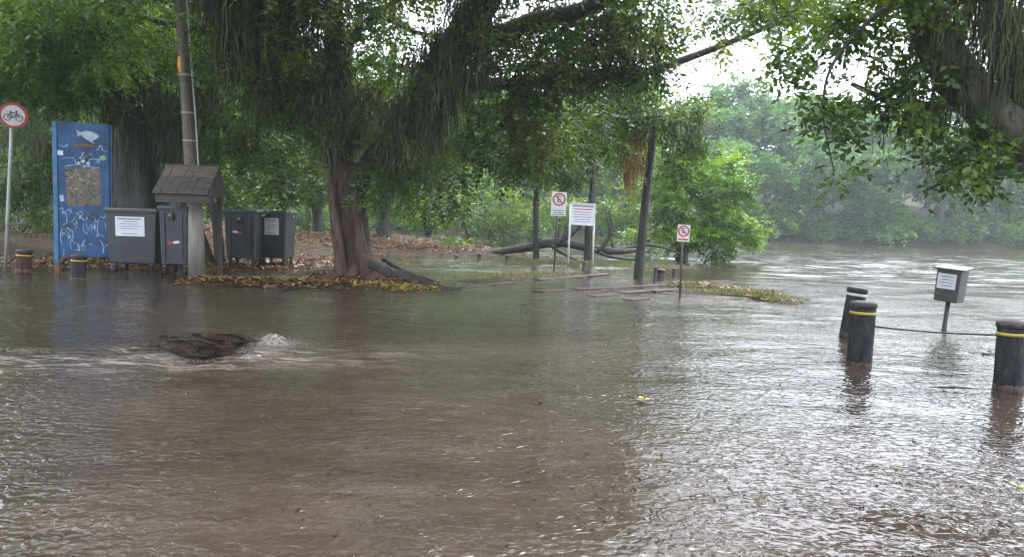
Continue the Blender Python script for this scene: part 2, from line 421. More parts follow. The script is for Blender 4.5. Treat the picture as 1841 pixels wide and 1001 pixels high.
def quad_mesh(name, co, quads, mat, tint=None, parent=None, smooth=False, kind=None):
    me = bpy.data.meshes.new(name)
    me.vertices.add(len(co)); me.vertices.foreach_set('co', np.ascontiguousarray(co, dtype=np.float32).ravel())
    nq = len(quads)
    me.loops.add(nq * 4); me.loops.foreach_set('vertex_index', np.ascontiguousarray(quads, dtype=np.int32).ravel())
    me.polygons.add(nq)
    me.polygons.foreach_set('loop_start', np.arange(0, nq * 4, 4, dtype=np.int32))
    me.polygons.foreach_set('loop_total', np.full(nq, 4, dtype=np.int32))
    if smooth: me.polygons.foreach_set('use_smooth', np.ones(nq, dtype=bool))
    if tint is not None:
        a = me.attributes.new('tint', 'FLOAT', 'POINT'); a.data.foreach_set('value', np.ascontiguousarray(tint, dtype=np.float32))
    me.update(calc_edges=True)
    me.materials.append(M[mat])
    o = bpy.data.objects.new(name, me); COL.objects.link(o)
    if parent is not None: o.parent = parent
    if kind: o['kind'] = kind
    return o

# ------------------------------------------------------------------ terrain and flood water
CAPS = []   # (x1,y1,x2,y2,radius,height): low rises of ground that come out of the flood
def cap(p, q, r, h): CAPS.append((p.x, p.y, q.x, q.y, r, h))
cap(P(60, 470), P(330, 474), 3.0, .06)           # verge under the panel and the bins
cap(P(400, 470), P(560, 470), 3.2, .08)
cap(P(390, 508), P(700, 516), 1.1, .05)          # leafy strip in front of the bins
cap(P(640, 496), P(640, 496), 2.0, .14)          # mound of the big tree
cap(P(700, 502), P(790, 520), .8, .08)
cap(P(300, 440, 0), P(640, 438, 0), 7.0, .55)    # leaf-strewn bank behind
cap(P(640, 448, 0), P(850, 458, 0), 3.2, .30)
cap(P(-400, 440, 0), P(300, 440, 0), 9.0, .7)
cap(P(880, 468), P(1180, 478), 2.6, .03)         
cap(P(840, 505), P(1000, 492), .9, .03)
cap(P(1215, 512), P(1300, 508), .9, .06)         # spit by the small sign
cap(P(1300, 512), P(1420, 546), .45, .06)
cap(P(1230, 525), P(1330, 530), .5, .04)
def land(X, Y):
    h = np.full(X.shape, -.55)
    for x1, y1, x2, y2, r, hh in CAPS:
        dx, dy = x2 - x1, y2 - y1; l2 = dx * dx + dy * dy + 1e-9
        t = np.clip(((X - x1) * dx + (Y - y1) * dy) / l2, 0, 1)
        d = np.hypot(X - x1 - t * dx, Y - y1 - t * dy)
        k = hh + .12
        h = np.maximum(h, -.12 + k * (1 - sstep(.25 * r, 1.35 * r, d)) - .4 * sstep(1.35 * r, 2.2 * r, d))
    h = h + (fbm(X * 1.3, Y * 1.3) - .5) * .16 * (h > -.5)
    shore = 84 + 3 * np.sin(X * .05) + 5 * (fbm(X * .06 + 5, X * 0 + 3) - .5)
    up = Y - shore
    hb = np.where(up > 0, .9 * sstep(0, 3, up) + np.clip(up - 3, 0, 60) * .17 + (fbm(X * .2, Y * .2) - .5) * 1.0 * sstep(0, 6, up), -.55)
    # the near bank runs back out of sight on the left
    hl = -.55 + 1.9 * sstep(0, 14, -X - 14 - (Y - 20) * .15) * sstep(10, 18, Y)
    return np.maximum(np.maximum(h, hb), hl)
def spaced(a, b, n, mid, tight):
    t = np.linspace(-1, 1, n); s = np.sinh(t * tight) / math.sinh(tight)
    return np.where(s < 0, mid + s * (mid - a), mid + s * (b - mid))
tx = spaced(-260, 300, 360, -1, 3.6)
ty = spaced(-60, 420, 420, 19, 3.4)
ground = grid_mesh('ground', tx, ty, land, 'ground')
def ground_z(x, y):
    return float(land(np.array([[x]]), np.array([[y]]))[0, 0])

def waves(X, Y):
    a = sstep(15, 28, Y)
    s = (fbm(X * 1.6 + 3, Y * 2.8, 3) - .5) * .030 + (fbm(X * .5, Y * .9, 3) - .5) * .025
    r = (fbm(X * .5 + Y * .05, Y * 1.3, 3) - .5) * .14 + (fbm(X * .16, Y * .4, 2) - .5) * .12
    z = s * (1 - a) + r * a
    # current humps round the log
    cx, cy = (LOG_A.x + LOG_B.x) / 2, LOG_A.y
    g = np.exp(-((X - cx) ** 2 / 4 + (Y - cy + .3) ** 2 / 1.2))
    z = z + g * (fbm(X * 2.2, Y * 4, 3) - .5) * .14
    return z
wx = spaced(-260, 300, 520, 0, 4.6)
wy = spaced(-60, 86, 560, 7, 2.4)
water = grid_mesh('flood_water', wx, np.append(wy, 130.0), waves, 'water')
water['kind'] = 'structure'

# ------------------------------------------------------------------ leaf and moss clouds
def unit(a): return a / (np.linalg.norm(a, axis=-1, keepdims=True) + 1e-9)
def leaves(name, pos, d, nr, ln, wd, tint, mat, parent=None, fold=.12, kind=None):
    s = unit(np.cross(d, nr)); nr = unit(np.cross(s, d))
    ln = ln[:, None]; wd = wd[:, None]
    v0 = pos; v2 = pos + d * ln
    mid = pos + d * ln * .45 + nr * ln * fold
    v1 = mid + s * wd * .5; v3 = mid - s * wd * .5
    co = np.stack([v0, v1, v2, v3], 1).reshape(-1, 3)
    q = np.arange(len(pos) * 4).reshape(-1, 4)
    return quad_mesh(name, co, q, mat, np.repeat(tint, 4), parent, kind=kind)
def blob_points(blobs, rng, clump=26):
    """blobs: (centre, (rx,ry,rz), n) -> spray centres gathered in clumps"""
    out, cen, tn = [], [], []
    for c, r, n in blobs:
        r = np.array(r, float); c = np.array(c, float)
        m = max(1, int(n / clump))
        u = unit(rng.normal(size=(m, 3))) * (rng.random((m, 1)) ** .45)
        cc = c + u * r
        k = rng.integers(0, m, n)
        sp = rng.normal(size=(n, 3)) * (r * .5 / max(1, m ** .33)).clip(.12, .9)
        p = cc[k] + sp * np.array([1, 1, .6])
        tb = rng.random(m)[k]
        out.append(p); cen.append(np.repeat(c[None], n, 0)); tn.append(tb)
    return np.concatenate(out), np.concatenate(cen), np.concatenate(tn)
def crown(name, blobs, rng, mat, parent=None, leaf=.14, asp=.42, per=9, L_=.5, droop=.5, clump=26, zmin=None):
    pts, cen, tb = blob_points(blobs, rng, clump)
    if zmin is not None:
        k = pts[:, 2] > zmin; pts, cen, tb = pts[k], cen[k], tb[k]
    n = len(pts)
    a = unit(pts - cen) * .6 + rng.normal(size=(n, 3)) * .6
    a[:, 2] -= droop; a = unit(a)
    side = unit(np.cross(a, np.array([0, 0, 1.0]) + rng.normal(size=(n, 3)) * .25))
    upn = unit(np.cross(side, a))
    t = (np.arange(per) + .5) / per
    sg = np.where(np.arange(per) % 2 == 0, 1.0, -1.0)
    ll = L_ * rng.uniform(.6, 1.3, n)
    pos = pts[:, None] + a[:, None] * (t[None, :, None] * ll[:, None, None])
    pos[:, :, 2] -= (t ** 2)[None] * ll[:, None] * .25
    d = a[:, None] * .7 + side[:, None] * sg[None, :, None] * .85 + rng.normal(size=(n, per, 3)) * .28
    d[:, :, 2] -= .25 * droop
    d = unit(d).reshape(-1, 3); pos = pos.reshape(-1, 3)
    nr = unit(np.repeat(upn, per, 0) + rng.normal(size=(n * per, 3)) * .45)
    ln = leaf * rng.uniform(.65, 1.25, n * per)
    tint = np.clip(.62 * np.repeat(tb, per) + .33 * rng.random(n * per) + .03 * rng.normal(size=n * per), 0, 1)
    return leaves(name, pos, d, nr, ln, ln * asp * rng.uniform(.8, 1.2, n * per), tint, mat, parent)
def strands(name, tops, lens, rng, mat='moss', parent=None, w=.013, seg=5, kind='stuff', wobble=.05):
    n = len(tops); tops = np.array(tops); th = rng.uniform(0, math.pi, n)
    sd_ = np.stack([np.cos(th), np.sin(th), np.zeros(n)], -1)
    wob = rng.normal(size=(n, seg + 1, 3)) * wobble; wob[:, :, 2] = 0
    wob = np.cumsum(wob, 1)
    t = np.linspace(0, 1, seg + 1)
    base = tops[:, None] + wob; base[:, :, 2] -= lens[:, None] * t[None]
    ww = w * rng.uniform(.5, 1.5, (n, 1)) * (1 - .55 * t[None]) * (1 + .8 * (rng.random((n, seg + 1)) - .5))
    A = base - sd_[:, None] * ww[:, :, None]; B = base + sd_[:, None] * ww[:, :, None]
    co = np.stack([A, B], 2).reshape(-1, 3)
    i = (np.arange(n)[:, None] * (seg + 1) + np.arange(seg)[None]) * 2
    q = np.stack([i, i + 1, i + 3, i + 2], -1).reshape(-1, 4)
    tint = np.repeat(np.clip(rng.random(n) * .8 + .1 * rng.normal(size=n), 0, 1), (seg + 1) * 2)
    return quad_mesh(name, co, q, mat, tint, parent, kind=kind)
def curtain(p, q, n, rng, l0, l1, spread=.35):
    """strand tops scattered along the line p-q"""
    p = np.array(p); q = np.array(q)
    t = rng.random(n)
    # gather into tufts
    t = t + .02 * np.sin(t * 57)
    tops = p + (q - p) * t[:, None] + rng.normal(size=(n, 3)) * np.array([.12, spread, .18])
    tuft = rng.random(26) ** 1.5
    g = tuft[(t * 25.99).clip(0, 25).astype(int)]
    tops = tops + (rng.normal(size=(26, 3)) * np.array([.1, .25, .3]))[(t * 25.99).clip(0, 25).astype(int)]
    return tops, (l0 * .6 + (l1 - l0 * .6) * rng.random(n) ** 1.8) * (.3 + .75 * g)

# ------------------------------------------------------------------ the big tree
def limb(name, pts, rad, parent, mat='bark_dark', n=12, wob=.06, seed=1, flute=.06, k=6):
    q, r = spline(pts, rad, k)
    mb = MB().tube(q, r, n, wob, seed, flute)
    return mb.build(name, mat, parent, smooth=True)
rng = np.random.default_rng(21)
B0 = P(640, 502, 0)
big = empty('big_tree', (0, 0, 0))
tag(big, 'huge old tree with fluted reddish trunk and mossy limbs beside the grey bins', 'tree')
tr = limb('trunk', [D(640, 520, 17.6), D(637, 492, 17.6), D(634, 455, 17.7), D(628, 400, 17.7), D(621, 330, 17.7), D(612, 270, 17.7)],
          [.52, .40, .31, .28, .27, .29], big, 'bark_red', n=40, wob=.05, seed=4, flute=.10, k=9)
limb('trunk_rib', [D(672, 510, 17.3), D(655, 470, 17.35), D(644, 410, 17.4), D(640, 350, 17.5), D(632, 290, 17.6)], [.26, .17, .13, .12, .10], big, 'bark_red', n=14, seed=9, flute=.12)
limb('trunk_rib', [D(610, 512, 17.3), D(612, 470, 17.3), D(604, 400, 17.35), D(598, 330, 17.5), D(596, 270, 17.6)], [.22, .14, .12, .12, .10], big, 'bark_red', n=14, seed=12, flute=.12)
limb('trunk_rib', [D(682, 505, 17.5), D(664, 470, 17.5), D(657, 420, 17.6), D(650, 330, 17.7)], [.18, .12, .10, .10], big, 'bark', n=12, seed=13, flute=.12)
# the long surface root running right
limb('root', [D(672, 482, 17.4), D(705, 494, 17.2), D(728, 503, 17.0), D(760, 507, 16.8), D(790, 518, 16.6)], [.26, .15, .17, .08, .04], big, 'bark_dark', n=14, wob=.3, seed=14, flute=.25)
limb('root', [D(668, 498, 17.2), D(700, 508, 16.9), D(735, 516, 16.7)], [.2, .1, .04], big, 'bark_red', n=12, wob=.3, seed=19, flute=.25)
limb('root', [D(690, 470, 17.9), D(735, 494, 17.6), D(780, 506, 17.5)], [.12, .09, .04], big, 'bark_dark', n=10, seed=15, flute=.1)
limb('root', [D(610, 492, 17.3), D(585, 505, 17.0), D(560, 512, 16.9)], [.2, .12, .05], big, 'bark_red', n=10, seed=16)
stem_up = [D(612, 290, 17.7), D(606, 200, 17.6), D(602, 110, 17.5), D(600, 20, 17.4), D(596, -90, 17.3), D(590, -230, 17)]
limb('limb', stem_up, [.36, .22, .19, .18, .17, .14], big, seed=20)
LA = [D(626, 400, 17.75), D(645, 325, 17.6), D(690, 270, 17.3), D(745, 190, 16.8), D(810, 95, 16.2), D(870, 0, 15.6), D(930, -110, 15)]
limb('limb', LA, [.12, .28, .30, .32, .34, .33, .26], big, seed=21, n=16)
LB = [D(845, 70, 15.9), D(900, 62, 15.8), D(960, 38, 15.6), D(1060, 12, 15.2), D(1180, -60, 14.8)]
limb('limb', LB, [.26, .22, .18, .15, .10], big, seed=22)
LC = [D(760, 175, 16.7), D(850, 152, 16.8), D(930, 150, 17), D(1040, 138, 17.2), D(1150, 132, 17.2), D(1270, 92, 17.2), D(1400, 40, 17)]
limb('limb', LC, [.16, .14, .13, .12, .10, .08, .05], big, seed=23)
LD = [D(606, 210, 17.6), D(560, 150, 17.8), D(480, 95, 18), D(380, 60, 18.4), D(250, 30, 18.8)]
limb('limb', LD, [.18, .15, .12, .10, .07], big, seed=24)
LE = [D(660, 300, 17.8), D(720, 288, 18.4), D(800, 292, 19), D(880, 280, 19.5)]
limb('limb', LE, [.10, .08, .06, .04], big, seed=25)
LF = [D(604, 140, 17.5), D(640, 60, 17.4), D(700, 10, 17.2), D(780, -50, 17)]
limb('limb', LF, [.12, .10, .08, .06], big, seed=26)
LG = [D(640, 10, 18), D(690, 30, 18), D(740, 55, 18), D(800, 70, 17.5)]
limb('limb', LG, [.07, .07, .06, .05], big, seed=27, n=8)
# moss hanging off the limbs
T, S = [], []
def cur(px1, py1, px2, py2, d1, d2, n, l0, l1, sp=.35):
    t, l = curtain(D(px1, py1, d1), D(px2, py2, d2), int(n * .85), rng, l0, l1, sp); T.append(t); S.append(l)
cur(690, 270, 745, 190, 17.3, 16.8, 700, .6, 1.9)
cur(745, 190, 880, -20, 16.8, 15.6, 1900, 1.0, 2.9)
cur(700, 200, 800, 60, 17.2, 16.4, 900, .8, 2.2)
cur(585, 110, 625, 120, 17.2, 17.4, 500, .5, 1.9, .3)
cur(560, 230, 690, 220, 17.0, 17.4, 800, .3, 1.3, .3)
cur(585, 210, 650, 210, 16.9, 17.0, 260, .5, 1.4, .2)
cur(480, 95, 600, 190, 18, 17.6, 800, .4, 1.7)
cur(370, -60, 480, -60, 16.5, 16.5, 1500, 1.4, 3.0)
cur(480, -50, 600, -60, 17.2, 17.2, 1200, 1.6, 4.2)
cur(420, 80, 560, 140, 17.6, 17.6, 900, .6, 2.2)
cur(860, 150, 1140, 130, 16.8, 17.2, 450, .2, 1.2)
cur(900, -10, 1050, -40, 15.6, 15.2, 300, .3, 1.2)
strands('hanging_moss', np.concatenate(T), np.concatenate(S), rng, parent=big)
def blob(px, py, d, rx, ry, rz, n): return (tuple(D(px, py, d)), (rx, ry, rz), n)
crown('crown', [
    blob(640, -40, 17, 2.6, 2.5, 1.4, 480), blob(560, -140, 16, 4, 3, 1.6, 700),
    blob(470, 190, 19.5, 1.6, 1.2, 1.4, 420), blob(540, 300, 19.5, 1.4, 1.2, 1.0, 330),
    blob(640, 250, 18.5, .9, .9, .9, 160),
    blob(690, 120, 19, 1.2, 1.2, 1.3, 260), blob(760, 330, 19.5, 1.3, 1.2, 1.0, 260),
    blob(960, 100, 16.6, 1.5, 1.2, .9, 420), blob(1060, 70, 16.2, 1.5, 1.4, .9, 420), blob(1160, 20, 15.8, 1.4, 1.2, .8, 300),
    blob(900, 190, 17.4, 1.2, 1.2, .7, 260), blob(1020, 200, 18, 1.5, 1.2, .9, 380), blob(1150, 110, 17.2, 1.0, 1, .6, 160),
    blob(1290, 40, 16.8, 1.2, 1.0, .5, 130), blob(1400, 10, 16, 1.4, 1.0, .6, 180), blob(900, -60, 15, 2.6, 1.8, .8, 420),
    blob(1060, -90, 14.5, 2.2, 1.6, .8, 300), blob(860, 250, 18.5, .8, .8, .8, 150), blob(930, 270, 19, 1.0, .9, .9, 200),
    blob(1420, -20, 14, 1.4, 1.0, .5, 130),
    blob(700, -260, 13, 5, 4, 1.6, 1300), blob(250, -300, 13, 5, 4, 1.8, 1300),
], rng, 'leaf_dark', big, leaf=.15, per=9, L_=.5)

crown('crown', [blob(420, 60, 16.6, 1.4, .8, 1.0, 260), blob(530, 90, 17.0, 1.3, .8, 1.1, 260), blob(500, 190, 17.4, 1.3, .7, .7, 200), blob(590, 240, 17.0, .7, .5, .5, 90),
    blob(700, 330, 17.2, .9, .6, .6, 130), blob(760, 260, 16.8, .9, .6, .8, 160), blob(820, 150, 16.2, .8, .6, .9, 150), blob(730, 60, 17, 1.2, .8, .7, 150), blob(880, 90, 16, 1.0, .8, .5, 120),
    blob(980, 90, 15.8, 1.2, .8, .5, 200), blob(1100, 60, 15.6, 1.0, .8, .5, 150)], rng, 'leaf_mid', big, leaf=.13, per=9, L_=.45, clump=16)

# ------------------------------------------------------------------ tree behind the blue panel and bins
rng = np.random.default_rng(22)
lt = empty('leaning_tree', (0, 0, 0))
tag(lt, 'broad dark trunk wrapped in hanging roots behind the blue panel and bins', 'tree')
limb('trunk', [D(300, 500, 21.5), D(288, 460, 21.5), D(268, 400, 21.5), D(255, 320, 21.4), D(250, 240, 21.2), D(245, 140, 21), D(238, 20, 20.8), D(230, -140, 20.4)],
     [1.35, 1.1, .85, .7, .6, .42, .34, .25], lt, 'bark_dark', n=36, seed=31, flute=.14, k=7)
for i, (a, b, c, r) in enumerate([((380, 490), (350, 400), (300, 280), .16), ((395, 470), (385, 380), (340, 250), .12), ((232, 480), (228, 380), (240, 260), .14), ((180, 470), (205, 380), (240, 250), .11), ((340, 490), (325, 380), (300, 240), .12), ((210, 380), (250, 330), (300, 270), .10)]):
    limb('prop_root', [D(*a, 21), D(*b, 20.9), D(*c, 21.1)], [r * 1.3, r, r * .8], lt, 'bark', n=10, seed=40 + i, flute=.1)
limb('limb', [D(250, 260, 21.2), D(330, 200, 21), D(400, 120, 20.5), D(470, 20, 20)], [.3, .22, .18, .14], lt, seed=50)
limb('limb', [D(250, 220, 21.2), D(180, 130, 20.5), D(90, 60, 20), D(-40, -20, 19)], [.28, .22, .16, .1], lt, seed=51)
limb('limb', [D(242, 100, 21.2), D(290, 40, 20.5), D(370, 0, 20), D(460, -50, 19)], [.2, .16, .12, .1], lt, seed=52)
T, S = [], []
cur(180, 130, 330, 200, 20.2, 20.6, 1300, .8, 2.6)
cur(60, 60, 180, 150, 19.8, 20.2, 600, .5, 2.0)
cur(240, 230, 400, 150, 20, 20, 900, 1.0, 3.2)
cur(0, 220, 100, 230, 21.5, 21.5, 500, .6, 2.2)
cur(340, 80, 440, 60, 19.5, 19.5, 700, .8, 3.0)
cur(0, 320, 230, 330, 21.8, 21.8, 700, .5, 1.8)
strands('hanging_moss', np.concatenate(T), np.concatenate(S), rng, parent=lt)
crown('crown', [
 blob(190, 130, 19.2, 1.0, 1.0, .9, 220), blob(170, -20, 17.5, 3, 2, 1.2, 700),
    blob(-80, 60, 18, 2, 1.6, 1.6, 420), blob(300, 60, 20.5, 1.4, 1.0, .9, 260), blob(290, 130, 21.4, 1.2, 1.0, .8, 220),
    blob(420, 240, 20.5, 1.2, 1.0, 1.0, 280), blob(400, 330, 21.5, 1.3, 1.0, .9, 280), blob(150, 290, 22.5, 2.2, 1.0, 1.2, 420),
    blob(40, 320, 22, 1.6, 1.0, 1.3, 380), blob(490, 60, 19.5, 1.6, 1.2, 1.3, 360), blob(330, -100, 18, 4, 2.4, 1.4, 900),
    blob(120, 20, 22.5, 3.5, 1.2, 2.4, 380), blob(420, 140, 22.5, 2.6, 1.2, 2.4, 360),
], rng, 'leaf_mid', lt, leaf=.15, per=9, L_=.5)

crown('crown', [blob(60, 40, 18.5, 2.0, 1.6, 1.1, 620), blob(150, 60, 18.2, 1.6, 1.4, .9, 420), blob(20, 130, 18.6, 1.2, 1.2, .7, 260),
    blob(110, 150, 18.8, 1.1, 1.1, .6, 230), blob(-60, 10, 17, 1.6, 1.2, 1.2, 260)], rng, 'leaf_light', lt, leaf=.16, asp=.32, per=11, L_=.6, droop=.8, clump=20)

# ------------------------------------------------------------------ tree on the right, trunk out of frame
rng = np.random.default_rng(23)
rt = empty('overhanging_tree', (0, 0, 0))
tag(rt, 'mossy tree leaning in from the right edge with leafy boughs hanging over the water', 'tree')
RL = [D(2380, 640, 9.6), D(2250, 470, 9.5), D(2060, 360, 9.3), D(1900, 300, 9.1), D(1815, 235, 9.0), D(1745, 165, 8.9), D(1690, 90, 8.9), D(1655, 0, 8.8), D(1630, -120, 8.7), D(1600, -300, 8.6)]
limb('trunk', RL, [.42, .36, .31, .29, .26, .24, .23, .21, .19, .15], rt, 'bark_grey', n=20, seed=60, flute=.08, k=7)
limb('limb', [D(1900, 300, 9.1), D(1850, 190, 9.2), D(1800, 90, 9.3), D(1790, -20, 9.3), D(1780, -160, 9.3)], [.2, .17, .16, .15, .12], rt, 'bark_dark', seed=61)
limb('limb', [D(1745, 165, 8.9), D(1680, 190, 8.9), D(1600, 180, 8.9), D(1530, 150, 9)], [.09, .06, .04, .025], rt, 'bark_dark', seed=62, n=8)
limb('limb', [D(1850, 290, 9.0), D(1790, 310, 8.8), D(1720, 318, 8.7), D(1660, 345, 8.6)], [.07, .05, .03, .015], rt, 'bark_dark', seed=63, n=8)
limb('limb', [D(1655, 10, 8.8), D(1585, 20, 8.6), D(1500, 110, 8.6), D(1480, 200, 8.6), D(1500, 310, 8.6)], [.045, .03, .02, .012, .006], rt, 'bark_dark', seed=64, n=8)
T, S = [], []
cur(1830, 60, 1745, -40, 8.6, 8.6, 900, .5, 1.7, .2)
cur(1900, 130, 1780, 60, 8.8, 8.8, 800, .4, 1.3, .25)
cur(1760, 30, 1700, -80, 8.5, 8.5, 350, .3, 1.0, .2)
cur(1745, 165, 1600, 170, 8.8, 8.8, 400, .15, .55, .2)
cur(1600, 60, 1680, 100, 9.2, 9.2, 350, .2, .9, .3)
strands('hanging_moss', np.concatenate(T), np.concatenate(S), rng, parent=rt, w=.008, wobble=.014)
crown('crown', [
    blob(1560, 60, 9.2, .7, .7, .34, 120), blob(1640, 180, 9.0, .5, .6, .24, 105), blob(1590, 130, 9.0, .5, .6, .22, 70),
    blob(1700, 225, 8.9, .35, .4, .18, 55), blob(1475, 60, 9.4, .55, .7, .40, 130),
    blob(1445, 170, 8.7, .26, .25, .22, 30), blob(1490, 240, 8.6, .22, .2, .30, 34), blob(1510, 300, 8.6, .10, .12, .16, 9), blob(1400, 100, 9.2, .3, .35, .3, 30),
    blob(1755, 285, 8.7, .34, .3, .10, 60), blob(1700, 300, 8.6, .20, .2, .06, 26), blob(1765, 315, 8.7, .12, .15, .08, 18),
    blob(1710, -60, 9.4, 1.0, .9, .4, 240), blob(1540, -60, 9.0, .9, .9, .35, 150), blob(1840, 10, 9.9, .7, .7, .6, 160),
    blob(1780, 250, 9.5, .3, .3, .3, 40),
    blob(1950, -150, 7.5, 1.8, 2.0, .6, 420), blob(2000, 100, 8.5, 1, 1.4, .8, 300),
], rng, 'leaf_mid', rt, leaf=.11, asp=.5, per=8, L_=.32, clump=11)

# unseen trees that stand behind the photographer's left shoulder and roof the flood with leaves
rng = np.random.default_rng(24)
ov = empty('offscreen_canopy_tree', (0, 0, 0))
tag(ov, 'tall shade tree whose crown spreads over the near left of the flood', 'tree')
limb('trunk', [Vector((-9, 1, -.3)), Vector((-8.6, 1.5, 3)), Vector((-7.5, 3, 6)), Vector((-5, 6, 8))], [.6, .5, .42, .3], ov, 'bark_dark', n=16, seed=70)
limb('limb', [Vector((-7.5, 3, 6)), Vector((-4, 5, 7.5)), Vector((0, 8, 8.4))], [.25, .2, .1], ov, 'bark_dark', seed=71)
crown('crown', [((-5, 7, 8.5), (4.5, 4, 1.2), 1300), ((-8, 10, 8), (4, 4, 1.4), 1000), ((-1.5, 10, 8.8), (3.2, 3, 1.0), 650), ((-7, 3, 8), (4, 3, 1), 600)],
      rng, 'leaf_dark', ov, leaf=.20, per=8, L_=.6)

ov2 = empty('offscreen_canopy_tree', (0, 0, 0))  # out of view, added to block skylight from behind the camera
tag(ov2, 'broad unseen tree added behind the viewer to darken what faces the camera', 'tree')
limb('trunk', [Vector((3, -9, -.3)), Vector((3.2, -8.6, 3)), Vector((2.5, -7.5, 5.5)), Vector((1, -6, 7.5))], [.5, .42, .36, .25], ov2, 'bark_dark', n=16, seed=72)
for q_ in (((2.5, -7.5, 5.5), (8, -6, 8), (13, -4, 9)), ((2.5, -7.5, 5.5), (-4, -7, 8), (-10, -6, 9))):
    limb('limb', [Vector(v) for v in q_], [.25, .18, .1], ov2, 'bark_dark', seed=73)
crown('crown', [((x_, y_, z_), (4.5, 3.5, 1.8), 420) for x_, y_, z_ in ((-14, -8, 5), (-8, -10, 6), (-2, -11, 6.5), (4, -11, 6), (10, -9, 5.5), (16, -6, 6), (-12, -3, 9), (-4, -4, 10), (5, -5, 10), (12, -3, 9.5))],
      rng, 'leaf_dark', ov2, leaf=.30, asp=.5, per=8, L_=.8)

# ------------------------------------------------------------------ mid distance trees by the river
def small_tree(name, label, trunk_pts, radii, blobs, mat, leaf, seed, group=None, per=8, tm='bark_dark', L_=.5, moss=None, droop=.5, clump=26):
    r = np.random.default_rng(seed)
    e = empty(name, (0, 0, 0))
    tag(e, label, 'tree', group)
    limb('trunk', trunk_pts, radii, e, tm, n=12, seed=seed, flute=.08)
    if blobs: crown('crown', blobs, r, mat, e, leaf=leaf, per=per, L_=L_, droop=droop, clump=clump)
    if moss:
        tt, ss = zip(*[curtain(D(a, b, d1), D(c, d_, d1), n, r, l0, l1, .3) for (a, b, c, d_, d1, n, l0, l1) in moss])
        strands('hanging_moss', np.concatenate(tt), np.concatenate(ss), r, parent=e)
    return e
small_tree('slender_tree', 'slender dark tree leaning in the shallows between the board and the small red sign',
    [D(1147, 502, 21.3), D(1153, 440, 21.3), D(1163, 340, 21.3), D(1174, 240, 21.3), D(1180, 150, 21), D(1190, 30, 20.5)], [.145, .125, .115, .10, .08, .06],
    [blob(1180, 210, 21, 1.2, 1.0, .9, 240), blob(1235, 230, 20.5, .7, .7, .8, 130), blob(1090, 200, 21, 1.4, 1.0, .8, 260), blob(1240, 290, 20, .35, .4, .6, 60)],
    'leaf_mid', .15, 101, moss=[(1120, 230, 1190, 230, 21.2, 300, .5, 2.0), (1195, 230, 1265, 210, 20.5, 350, .4, 1.5), (1060, 200, 1120, 220, 21.5, 250, .4, 1.5)])
small_tree('tree_with_gap', 'thin dark trunk standing by the fallen log, left of the no parking sign',
    [D(964, 466, 29), D(963, 400, 29), D(966, 320, 29), D(975, 220, 29), D(985, 110, 28)], [.13, .115, .10, .09, .06],
    [blob(960, 240, 28, 2.6, 1.4, 1.6, 420), blob(1010, 290, 30, 1.8, 1.2, 1.3, 300), blob(1080, 260, 30, 1.8, 1.2, 1.6, 300), blob(900, 220, 27, 2, 1.2, 1.4, 300)],
    'leaf_mid', .20, 102, moss=[(920, 250, 1060, 240, 28, 500, .6, 2.4)])
small_tree('riverbank_tree', 'dark straight trunk with a grey mound at its foot behind the big tree',
    [D(690, 440, 38), D(691, 400, 38), D(693, 340, 38), D(700, 240, 38), D(705, 120, 37)], [.42, .34, .30, .26, .2],
    [blob(720, 250, 36, 3.4, 2, 2.2, 500), blob(640, 200, 38, 3, 2, 3, 420), blob(790, 180, 34, 3, 2, 2, 400)],
    'leaf_dark', .24, 103, moss=[(680, 270, 840, 250, 34, 700, .8, 2.4)])
small_tree('riverbank_tree', 'green-barked tree with spread limbs seen between the bins and the big tree',
    [D(570, 428, 42), D(571, 400, 42), D(567, 360, 42), D(560, 310, 42), D(540, 240, 42)], [.40, .30, .26, .22, .16],
    [blob(520, 330, 41, 3.4, 2, 1.3, 420), blob(450, 300, 42, 3.4, 2, 1.6, 420), blob(470, 200, 44, 6, 2, 3.4, 600), blob(590, 310, 42, 2.2, 1.6, 1.4, 240)],
    'leaf_mid', .26, 104)
small_tree('broken_tree', 'dark trunk snapped and hidden behind the white notice board',
    [D(1058, 477, 28), D(1059, 440, 28), D(1060, 400, 28), D(1066, 330, 28.2), D(1060, 250, 28.4), D(1050, 160, 28.4)], [.19, .165, .155, .12, .1, .08],
    [blob(1060, 180, 26, 1.8, 1.2, 1.0, 260)], 'leaf_mid', .2, 105)
